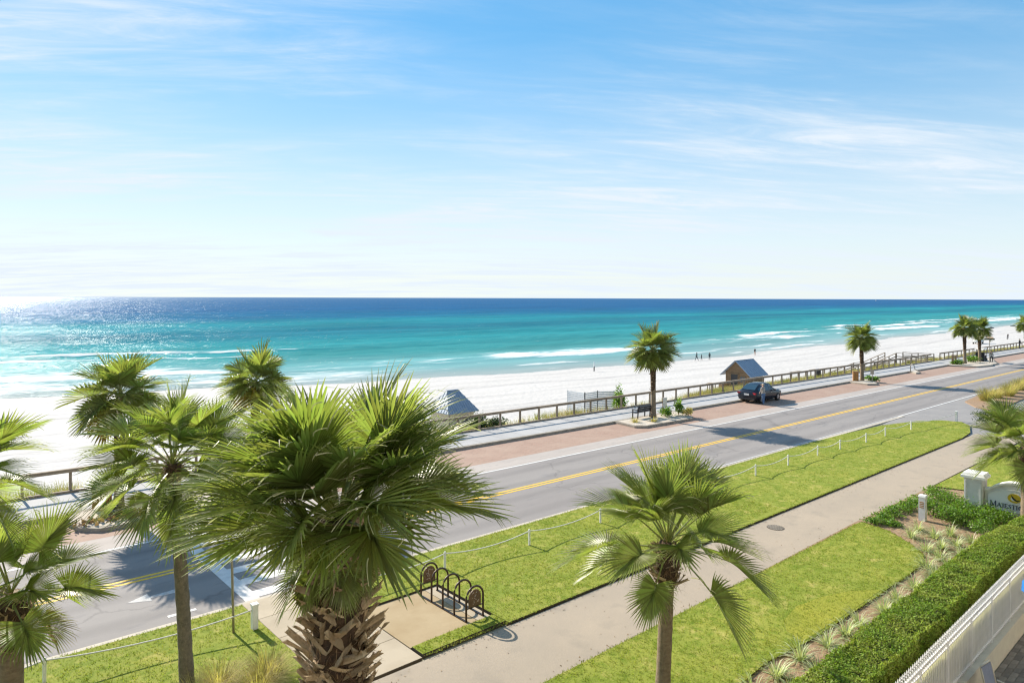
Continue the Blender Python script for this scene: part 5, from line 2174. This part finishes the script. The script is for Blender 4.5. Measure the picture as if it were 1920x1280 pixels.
# bench
bn = thing('park_bench', 'dark slatted park bench facing the sea by the palm', 'bench', (40.9, 31.35, 0.15), 0.0)
for k in range(4):
    mb = MB()
    mb.box((0, .02 + k * .12, .45), (1.75, .10, .04))
    mb.build('seat_slat', [M_black], bn)
for k in range(3):
    mb = MB()
    mb.box((0, -.13 - k * .03, .58 + k * .14), (1.75, .035, .12))
    mb.build('back_slat', [M_black], bn)
for x in (-.72, .72):
    mb = MB()
    mb.bar((x, -.06, .0), (x, -.10, .45), .06, .07)
    mb.bar((x, -.10, .42), (x, -.23, .95), .05, .06)
    mb.build('back_leg', [M_black], bn)
    mb = MB()
    mb.bar((x, .40, .0), (x, .38, .66), .06, .07)
    mb.build('front_leg', [M_black], bn)
    mb = MB()
    mb.bar((x, -.16, .66), (x, .46, .66), .06, .05)
    mb.build('armrest', [M_black], bn)
# small notice board behind the shrubs
nb_ = thing('notice_board', 'small pinkish notice board behind the shrubs of the bench island', 'sign', (43.4, 31.2, 0.15), R(10))
mb = MB()
mb.box((0, 0, .95), (.6, .04, .7))
mb.build('board', [M_signw], nb_)
for x in (-.25, .25):
    mb = MB()
    mb.box((x, .05, .5), (.06, .06, 1.1))
    mb.build('post', [M_brown], nb_)


def pole_sign(label, x, y, hgt, w, h_, rz, mt):
    t = thing('pole_sign', label, 'sign', (x, y, 0.15), rz)
    mb = MB()
    mb.tube([(0, 0, -.05), (0, 0, hgt)], .035, 8)
    mb.build('pole', [M_steel], t)
    mb = MB()
    mb.box((-.05, 0, hgt - h_ / 2 - .03), (.015, w, h_))
    mb.build('sign_plate', [mt], t)
    return t


pole_sign('low parking sign on a thin post right of the palm opposite the bin', 77.2, 28.9, 1.35, .35, .5, 0, M_steel)
t = thing('street_sign', 'tall thin street sign pole beside the golf cart', 'sign', (113.0, 26.9, 0.15), 0)
mb = MB()
mb.tube([(0, 0, -.1), (0, 0, 3.7)], .045, 8)
mb.build('pole', [M_steel], t)
for (z, rz, mt_) in ((3.55, R(50), M_timber), (3.32, R(-40), M_shrubd)):
    mb = MB()
    mb.box((0, 0, z), (1.5, .02, .22), rz)
    mb.build('name_blade', [mt_], t)
t = thing('steel_loop', 'bent steel pipe loop standing on the small sand island', 'bollard', (92.0, 29.5, 0.15), 0)
mb = MB()
mb.tube([(-.1, .5, 0), (-.1, .5, .75), (0, .38, .95), (0, .15, .8), (0, .05, .35), (.2, -.2, .14), (1.0, -.3, .12)], .045, 8)
mb.build('pipe', [M_steel], t, True)
mb = MB()
mb.box((-.1, .5, .02), (.3, .3, .04))
mb.build('base_plate', [M_steel], t)
t = thing('trail_posts', 'pair of short brown posts left of the pair of palms', 'posts', (106.7, 29.6, 0.15), 0)
for (dx, hh) in ((0, 1.3), (1.2, 1.2)):
    mb = MB()
    mb.box((dx, 0, hh / 2), (.22, .22, hh), taper=.9)
    mb.build('post', [M_brown], t)
    mb = MB()
    mb.box((dx, 0, hh - .15), (.26, .26, .08))
    mb.build('band', [M_timber], t)
t = thing('trash_can', 'dark drum trash can behind the railing beside the palm opposite the bin', 'bin', (80.6, 36.2, -.35), 0)
mb = MB()
mb.tube([(0, 0, 0), (0, 0, .25), (0, 0, .9), (0, 0, 1.05)], [.27, .29, .29, .28], 14)
mb.build('drum', [M_black], t, True)
mb = MB()
mb.tube([(0, 0, 1.05), (0, 0, 1.10), (0, 0, 1.15)], [.30, .31, .12], 14)
mb.build('lid', [M_greyf], t)
t = thing('picnic_table', 'small dark timber table on the sand left of the brown hut', 'table', (71.2, 44.6, float(beach_z(np.array([71.2]), np.array([44.6]))[0]) - .05), .3)
mb = MB()
mb.box((0, 0, 1.35), (1.3, .9, .07))
mb.build('tabletop', [M_timber], t)
for x in (-.5, .5):
    for y in (-.32, .32):
        mb = MB()
        mb.box((x, y, .65), (.1, .1, 1.35))
        mb.build('leg', [M_timber], t)

# ------------------------------------------------------------------ VEHICLES


def car_loft(stations):
    rings = []
    for (x, w, zb, belt, topz, tw) in stations:
        half = [(0, zb), (w * .82, zb), (w, zb + .14), (w * 1.0, (zb + belt) / 2 + .05), (w * .965, belt), (tw, max(topz - .05, belt + .01)), (tw * .7, max(topz, belt + .02)), (0, max(topz + .012, belt + .025))]
        ring = [(x, p[0], p[1]) for p in half] + [(x, -p[0], p[1]) for p in reversed(half[1:-1])]
        rings.append(ring)
    return rings


def wheel(t, x, y, r, w):
    mb = MB()
    s = 1 if y > 0 else -1
    prof = [(-w / 2, r * .62), (-w / 2, r * .93), (-w * .3, r), (w * .3, r), (w / 2, r * .93), (w / 2, r * .62)]
    n = 20
    rings = []
    for k in range(n + 1):
        a = 2 * math.pi * k / n
        rings.append([(math.cos(a) * q, p, math.sin(a) * q) for p, q in prof])
    mb.loft(rings, 0, False, False)
    o = mb.build('tyre', [M_tyre], t, True, (x, y, r))
    mb = MB()
    mb.tube([(0, -w * .3 * s, 0), (0, w * .36 * s, 0)], [r * .64, r * .64], 18)
    for k in range(5):
        a = 2 * math.pi * k / 5
        mb.bar((0, w * .38 * s, 0), (math.cos(a) * r * .62, w * .40 * s, math.sin(a) * r * .62), .05, .07)
    mb.build('rim', [M_rim], o)


def lerp3(a, b, t):
    return tuple(a[i] + (b[i] - a[i]) * t for i in range(3))


car = thing('parked_car', 'dark navy hatchback parked in the brick bay with a person at its side', 'car', (56.6, 30.55, 0.0), -0.02)
ST = [(-2.28, .74, .42, .82, .90, .60), (-2.22, .86, .34, .90, .99, .68), (-2.0, .91, .26, .98, 1.10, .68), (-1.75, .925, .24, 1.0, 1.27, .66), (-1.35, .93, .22, 1.0, 1.50, .63), (-.75, .93, .22, .98, 1.62, .62), (0.0, .93, .22, .96, 1.64, .62),
      (.45, .93, .22, .95, 1.54, .60), (.8, .93, .22, .95, 1.30, .63), (1.12, .925, .22, .95, 1.04, .70), (1.6, .915, .24, .92, .99, .66), (2.0, .88, .27, .82, .89, .60), (2.2, .78, .34, .70, .76, .55), (2.28, .62, .42, .60, .66, .45)]
rings = car_loft(ST)
mb = MB()
mb.loft(rings)
bd = mb.build('body', [M_carp], car, True)
for s in (1, -1):
    # side glass: between belt (index 4) and roof edge (index 5)
    i4, i5 = (4, 5) if s > 0 else (10, 9)
    for (a, b) in ((3, 4), (4, 5), (5, 6), (6, 7)):
        A0, A1, B0, B1 = rings[a][i4], rings[a][i5], rings[b][i4], rings[b][i5]
        q = [lerp3(A0, A1, .12), lerp3(B0, B1, .12), lerp3(B0, B1, .86), lerp3(A0, A1, .86)]
        q = [lerp3(q[0], q[1], .05), lerp3(q[0], q[1], .95), lerp3(q[3], q[2], .95), lerp3(q[3], q[2], .05)]
        mb = MB()
        mb.add([(v[0], v[1] + s * .012, v[2] + .006) for v in q] + [(v[0], v[1] - s * .02, v[2]) for v in q], [(0, 1, 2, 3), (7, 6, 5, 4), (0, 4, 5, 1), (1, 5, 6, 2), (2, 6, 7, 3), (3, 7, 4, 0)])
        mb.build('side_window', [M_glass], car)
for nm, (xa_, za_, ya_), (xb_, zb_, yb_) in (('rear_window', (-1.98, 1.135, .60), (-1.30, 1.535, .54)), ('windscreen', (1.08, 1.085, .62), (.50, 1.525, .54))):
    mb = MB()
    q = [(xa_, -ya_, za_), (xa_, ya_, za_), (xb_, yb_, zb_), (xb_, -yb_, zb_)]
    dx = -.012 if nm == 'rear_window' else .012
    mb.add([(v[0] + dx, v[1], v[2] + .022) for v in q] + [(v[0] - dx, v[1], v[2] - .03) for v in q], [(0, 1, 2, 3), (7, 6, 5, 4), (0, 4, 5, 1), (1, 5, 6, 2), (2, 6, 7, 3), (3, 7, 4, 0)])
    mb.build(nm, [M_glass], car)
for y in (-.72, .72):
    mb = MB()
    mb.box((-2.24, y * .98, .86), (.10, .34, .13), rot=Matrix.Rotation((-.25 if y > 0 else .25) * -1, 3, 'Z'))
    mb.build('tail_light', [M_red], car)
    mb = MB()
    mb.box((2.16, y * .86, .72), (.16, .3, .1), rot=Matrix.Rotation((.45 if y < 0 else -.45), 3, 'Z'))
    mb.build('headlight', [M_rim], car)
    mb = MB()
    mb.box((.62, (1.03 if y > 0 else -1.03), 1.03), (.14, .2, .13))
    mb.build('mirror', [M_carp], car)
    for x in (-.85, .15):
        mb = MB()
        mb.box((x, .945 * (1 if y > 0 else -1), .86), (.18, .03, .03))
        mb.build('door_handle', [M_rim], car)
    for x in (-1.40, 1.38):
        wheel(car, x, y * 1.17, .34, .23)
mb = MB()
mb.box((-2.275, 0, .76), (.03, .46, .15))
mb.build('number_plate', [M_wht], car)
mb = MB()
mb.box((-2.22, 0, .40), (.14, 1.5, .16))
mb.build('bumper', [M_black], car)
# lifeguard pickup on the beach
tz = float(beach_z(np.array([226.0]), np.array([56.5]))[0])
tr_ = thing('pickup_truck', 'white and yellow pickup truck standing on the beach', 'truck', (226.0, 56.5, tz), math.pi + 0.1)
ST2 = [(-2.75, .86, .55, 1.0, 1.05, .82), (-2.7, .95, .45, 1.05, 1.08, .86), (-1.0, .97, .42, 1.05, 1.08, .86), (-.95, .97, .42, 1.08, 1.75, .70), (-.2, .97, .42, 1.08, 1.86, .70), (.5, .97, .42, 1.06, 1.78, .70),
       (1.1, .97, .42, 1.04, 1.14, .80), (2.0, .95, .42, 1.0, 1.08, .76), (2.6, .88, .5, .9, .96, .7), (2.72, .8, .55, .8, .85, .6)]
r2_ = car_loft(ST2)
mb = MB()
mb.loft(r2_)
mb.build('body', [M_wht], tr_, True)
for s in (1, -1):
    i4, i5 = (4, 5) if s > 0 else (10, 9)
    for (a, b) in ((3, 4), (4, 5), (5, 6)):
        A0, A1, B0, B1 = r2_[a][i4], r2_[a][i5], r2_[b][i4], r2_[b][i5]
        q = [lerp3(A0, A1, .1), lerp3(B0, B1, .1), lerp3(B0, B1, .88), lerp3(A0, A1, .88)]
        mb = MB()
        mb.add([(v[0], v[1] + s * .02, v[2]) for v in q] + [(v[0], v[1] - s * .02, v[2]) for v in q], [(0, 1, 2, 3), (7, 6, 5, 4), (0, 4, 5, 1), (1, 5, 6, 2), (2, 6, 7, 3), (3, 7, 4, 0)])
        mb.build('side_window', [M_glass], tr_)
mb = MB()
mb.add([(1.12, -.7, 1.16), (1.12, .7, 1.16), (.52, .62, 1.76), (.52, -.62, 1.76), (1.06, -.7, 1.1), (1.06, .7, 1.1), (.46, .62, 1.7), (.46, -.62, 1.7)], [(0, 1, 2, 3), (7, 6, 5, 4), (0, 4, 5, 1), (1, 5, 6, 2), (2, 6, 7, 3), (3, 7, 4, 0)])
mb.build('windscreen', [M_glass], tr_)
mb = MB()
mb.box((-1.85, 0, 1.42), (1.7, 1.7, .7), taper=.92)
mb.build('cargo_box', [M_yelp], tr_)
mb = MB()
for y in (-.6, -.2, .2, .6):
    mb.tube([(-2.7, y, 2.05), (-.2, y, 2.12), (.5, y, 2.2)], [.09, .11, .03], 8)
mb.build('rescue_boards', [M_yelp], tr_, True)
mb = MB()
for x in (-2.2, -.5):
    mb.bar((x, -.8, 1.96), (x, .8, 1.96), .06, .06)
    for y in (-.8, .8):
        mb.bar((x, y, 1.2), (x, y, 1.96), .06, .06)
mb.build('rack', [M_black], tr_)
for y in (-.85, .85):
    for x in (-1.75, 1.65):
        wheel(tr_, x, y, .42, .28)

# golf cart beyond the pair of palms
gc = thing('golf_cart', 'dark golf cart with pale canopy parked by the pair of palms', 'golf cart', (116.2, 28.7, 0.0), 0.05)
mb = MB()
mb.loft([[(-1.25, -.6, .35), (-1.25, .6, .35), (-1.25, .58, .8), (-1.25, -.58, .8)], [(-.4, -.62, .28), (-.4, .62, .28), (-.4, .6, .75), (-.4, -.6, .75)], [(-.3, -.62, .28), (-.3, .62, .28), (-.3, .6, .36), (-.3, -.6, .36)],
         [(.65, -.62, .28), (.65, .62, .28), (.65, .6, .36), (.65, -.6, .36)], [(.72, -.6, .28), (.72, .6, .28), (.72, .5, .95), (.72, -.5, .95)], [(1.2, -.5, .35), (1.2, .5, .35), (1.2, .42, .6), (1.2, -.42, .6)]])
mb.build('body', [M_cloth], gc)
mb = MB()
mb.box((-.1, 0, 1.92), (2.0, 1.2, .08), taper=.9)
mb.build('canopy', [M_wht], gc)
for x, x2 in ((-.95, -.95), (.7, .55)):
    for y in (-.55, .55):
        mb = MB()
        mb.tube([(x, y, .7), (x2, y, 1.9)], .025, 6)
        mb.build('canopy_post', [M_black], gc)
mb = MB()
mb.box((-.25, 0, .82), (.5, 1.1, .14))
mb.build('seat', [M_black], gc)
mb = MB()
mb.box((-.52, 0, 1.15), (.12, 1.1, .5))
mb.build('backrest', [M_black], gc)
for y in (-.52, .52):
    for x in (-.85, .85):
        wheel(gc, x, y, .24, .2)

# boat far out
bt = thing('motor_boat', 'tiny white motor boat far out near the horizon', 'boat', (5430, 2010, SEA_Z), 0.3)
mb = MB()
mb.loft([[(-14, -4, 0), (-14, 4, 0), (-14, 4.4, 4), (-14, -4.4, 4)], [(0, -4, -.5), (0, 4, -.5), (0, 4.5, 4.5), (0, -4.5, 4.5)], [(14, -.6, 0), (14, .6, 0), (16, .8, 5.5), (16, -.8, 5.5)]])
mb.build('hull', [M_wht], bt)
mb = MB()
mb.loft([[(-8, -3, 4.2), (-8, 3, 4.2), (-7, 2.6, 8), (-7, -2.6, 8)], [(5, -2.6, 4.4), (5, 2.6, 4.4), (2, 2.2, 8), (2, -2.2, 8)]])
mb.build('cabin', [M_wht], bt)

# ------------------------------------------------------------------ PEOPLE


def person(label, loc, rz, H=1.75, shirt=M_jacket, pants=M_jeans, skin=M_skin, head=M_hair, cap=False, stride=0.0, arm_fwd=0.0, lean=0.0, ride=False, group=None):
    t = thing('person', label, 'person', loc, rz, group)
    k = H / 1.75
    V, E, Rr = [], [], []

    def add(p, r, parent=None):
        V.append((p[0] * k, p[1] * k, p[2] * k))
        Rr.append(r * k)
        if parent is not None:
            E.append((parent, len(V) - 1))
        return len(V) - 1
    ly = lean
    if ride:
        pz = 0.95
    else:
        pz = 0.95
    pel = add((0, 0, pz), .135)
    sp = add((0, ly * .3, 1.14), .125, pel)
    chs = add((0, ly * .75, 1.34), .145, sp)
    nk = add((0, ly, 1.49), .055, chs)
    hd = add((0, ly + .02, 1.60), .088, nk)
    add((0, ly + .025, 1.70), .078, hd)
    add((0, ly + .105, 1.585), .018, hd)      # nose
    for s in (1, -1):
        sh = add((s * .17, ly * .85, 1.42), .062, chs)
        a = arm_fwd * (1 if s > 0 else .6)
        elb = add((s * .235, ly * .8 + .10 * a - .02, 1.14 + .06 * a), .045, sh)
        wr = add((s * .235, ly * .8 + .30 * a + .05, .90 + .24 * a), .033, elb)
        add((s * .225, ly * .8 + .38 * a + .07, .81 + .30 * a), .036, wr)
        hp = add((s * .095, 0, .90), .105, pel)
        if ride:
            kn = add((s * .11, .36 + .1 * s, .74 + .12 * s), .065, hp)
            an = add((s * .11, .18 + .12 * s, .34 + .12 * s), .042, kn)
            add((s * .11, .34 + .12 * s, .28 + .12 * s), .04, an)
        else:
            kn = add((s * .10, s * stride * .16 + .02, .50), .066, hp)
            an = add((s * .10, s * stride * .30 - .02, .09), .044, kn)
            add((s * .11, s * stride * .30 + .13, .04), .042, an)
    me = bpy.data.meshes.new('skeleton')
    me.from_pydata(V, E, [])
    o = bpy.data.objects.new('body', me)
    COL.objects.link(o)
    md = o.modifiers.new('skin', 'SKIN')
    sv_ = me.skin_vertices[0].data
    for i, r in enumerate(Rr):
        sv_[i].radius = (r, r * (.82 if i in (0, 1, 2) else 1))
    sv_[0].use_root = True
    md.use_smooth_shade = True
    ss = o.modifiers.new('sub', 'SUBSURF')
    ss.levels = ss.render_levels = 1
    bpy.context.view_layer.update()
    dg = bpy.context.evaluated_depsgraph_get()
    m2 = bpy.data.meshes.new_from_object(o.evaluated_get(dg), depsgraph=dg)
    bpy.data.objects.remove(o)
    m2.materials.clear()
    for q in (shirt, pants, skin, M_black):
        m2.materials.append(q)
    for p in m2.polygons:
        c = p.center / k
        ax = abs(c.x)
        if c.z < .10 and not ride:
            i = 3
        elif c.z < .93 and ax < .19:
            i = 1
        elif c.z > 1.475:
            i = 2
        elif ax > .18 and (c.z < .88 + .25 * arm_fwd):
            i = 2
        else:
            i = 0
        p.material_index = i
        p.use_smooth = True
    m2.name = 'body'
    link('body', m2, t)
    mb = MB()
    rings = []
    hc = Vector((0, ly - .005, 1.645))
    for j in range(6):
        a = j / 5 * math.pi / 2
        rr, zz = .108 * math.cos(a) + .002, .115 * math.sin(a)
        rings.append([((hc.x + rr * math.cos(w)) * k, (hc.y + rr * 1.12 * math.sin(w) - .012) * k, (hc.z + zz - (.045 if math.sin(w) < -.2 and j == 0 and not cap else 0)) * k) for w in np.linspace(0, 2 * math.pi, 12, endpoint=False)])
    mb.loft(rings)
    if cap:
        mb.box((0, (ly + .15) * k, 1.655 * k), (.15 * k, .12 * k, .015 * k))
    mb.build('cap' if cap else 'hair', [head], t, True)
    return t


def bz(x, y):
    return float(beach_z(np.array([float(x)]), np.array([float(y)]))[0])


person('person in grey jacket, jeans and tan cap standing beside the car', (54.55, 29.15, 0.0), R(-15), 1.78, M_jacket, M_jeans, M_skin, M_hat, True, .2, .55, .06)
person('person in dark clothes, legs apart, leftmost of three walkers at the waterline', (130.3, 85.3, bz(130.3, 85.3)), R(60), 1.85, M_clothb, M_cloth, M_cloth, M_hair, False, 1.1, .3, group='beach walkers')
person('child in dark clothes, middle of three walkers at the waterline', (132.2, 85.3, bz(132.2, 85.3)), R(60), 1.35, M_cloth, M_cloth, M_cloth, M_hair, False, .4, .2, group='beach walkers')
person('person in dark top, rightmost of three walkers at the waterline', (133.8, 84.3, bz(133.8, 84.3)), R(-60), 1.65, M_clothb, M_cloth, M_skin, M_hair, False, .5, .2, group='beach walkers')
person('lone walker in a dark top near the water above the brown hut', (154.8, 85.0, bz(154.8, 85.0)), R(-80), 1.7, M_cloth, M_skin, M_skin, M_hair, False, .7, .4, .05, group='beach walkers')
person('person in white top and dark shorts alone on the sand', (95.0, 84.0, bz(95, 84)), R(40), 1.75, M_clothw, M_cloth, M_clothw, M_clothw, False, .3, .2, group='beach walkers')
person('person in dark clothes standing on the sidewalk beside the railing', (149.4, 31.0, 0.15), R(160), 1.8, M_cloth, M_cloth, M_skin, M_hair, False, .5, .3)
person('person in pale top and dark trousers standing by the golf cart', (115.3, 27.2, 0.0), R(90), 1.7, M_jacket, M_cloth, M_skin, M_hair, False, .3, .2)
bx, by = 257.4, 56.6
bk = thing('bicycle', 'bicycle ridden across the sand', 'bicycle', (bx, by, bz(bx, by) + .02), R(110))
for y in (-.52, .52):
    mb = MB()
    mb.tube([(0, y + .34 * math.cos(a), .34 + .34 * math.sin(a)) for a in np.linspace(0, 2 * math.pi, 17)], .03, 6, cap=False)
    mb.build('wheel', [M_tyre], bk)
mb = MB()
for a, b in (((0, -.52, .34), (0, -.12, .84)), ((0, -.12, .84), (0, .38, .86)), ((0, .38, .86), (0, .52, .34)), ((0, -.52, .34), (0, 0, .3)), ((0, 0, .3), (0, .38, .86)), ((0, 0, .3), (0, -.12, .9))):
    mb.tube([a, b], .022, 6)
mb.build('frame', [M_black], bk)
mb = MB()
mb.tube([(-.28, .3, 1.02), (0, .4, 1.02), (.28, .3, 1.02)], .016, 6)
mb.tube([(0, .38, .86), (0, .4, 1.02)], .016, 6)
mb.build('handlebar', [M_black], bk)
mb = MB()
mb.box((0, -.14, .93), (.14, .26, .06))
mb.build('saddle', [M_black], bk)
person('cyclist in dark clothes riding across the sand', (bx + .05, by - .14, bz(bx, by) + .06), R(110), 1.7, M_cloth, M_cloth, M_skin, M_hair, False, 0, 1.0, .25, True)

# beach gear far along the sand


def beach_umbrella(label, x, y, closed, mt):
    t = thing('beach_umbrella', label, 'umbrella', (x, y, bz(x, y)), .4)
    mb = MB()
    mb.tube([(0, 0, -.2), (.1, 0, 2.2)], .03, 6)
    mb.build('pole', [M_wht], t)
    mb = MB()
    n = 8
    if closed:
        mb.tube([(0, 0, .9), (.05, 0, 1.4), (.1, 0, 2.2)], [.06, .14, .03], 8)
    else:
        rm = [(.1 + 1.1 * math.cos(2 * math.pi * q / n), 1.1 * math.sin(2 * math.pi * q / n), 1.75) for q in range(n)]
        mb.add([(.1, 0, 2.25)] + rm + [(p[0], p[1], p[2] - .15) for p in rm], [(0, 1 + q, 1 + (q + 1) % n) for q in range(n)] + [(1 + q, 1 + n + q, 1 + n + (q + 1) % n, 1 + (q + 1) % n) for q in range(n)])
    mb.build('canopy', [mt], t)
    return t


def lounger(label, x, y, rz):
    t = thing('beach_lounger', label, 'lounger', (x, y, bz(x, y)), rz, 'loungers on the far sand')
    mb = MB()
    mb.box((0, -.2, .38), (.65, 1.3, .08))
    mb.build('seat', [M_greyf], t)
    mb = MB()
    mb.box((0, .75, .62), (.65, .8, .08), rot=Matrix.Rotation(R(40), 3, 'X'))
    mb.build('backrest', [M_greyf], t)
    for dx in (-.28, .28):
        for dy in (-.75, .4):
            mb = MB()
            mb.box((dx, dy, .18), (.06, .06, .38))
            mb.build('leg', [M_timber], t)
    return t


beach_umbrella('dark beach umbrella on the sand right of the pair of palms', 330.0, 78.0, False, M_cloth)
beach_umbrella('dark blue beach umbrella beside the far loungers', 362.0, 77.5, False, M_clothb)
lounger('nearer of two dark loungers on the far sand', 352.0, 74.0, 1.9)
lounger('farther of two dark loungers on the far sand', 372.0, 76.0, 2.2)
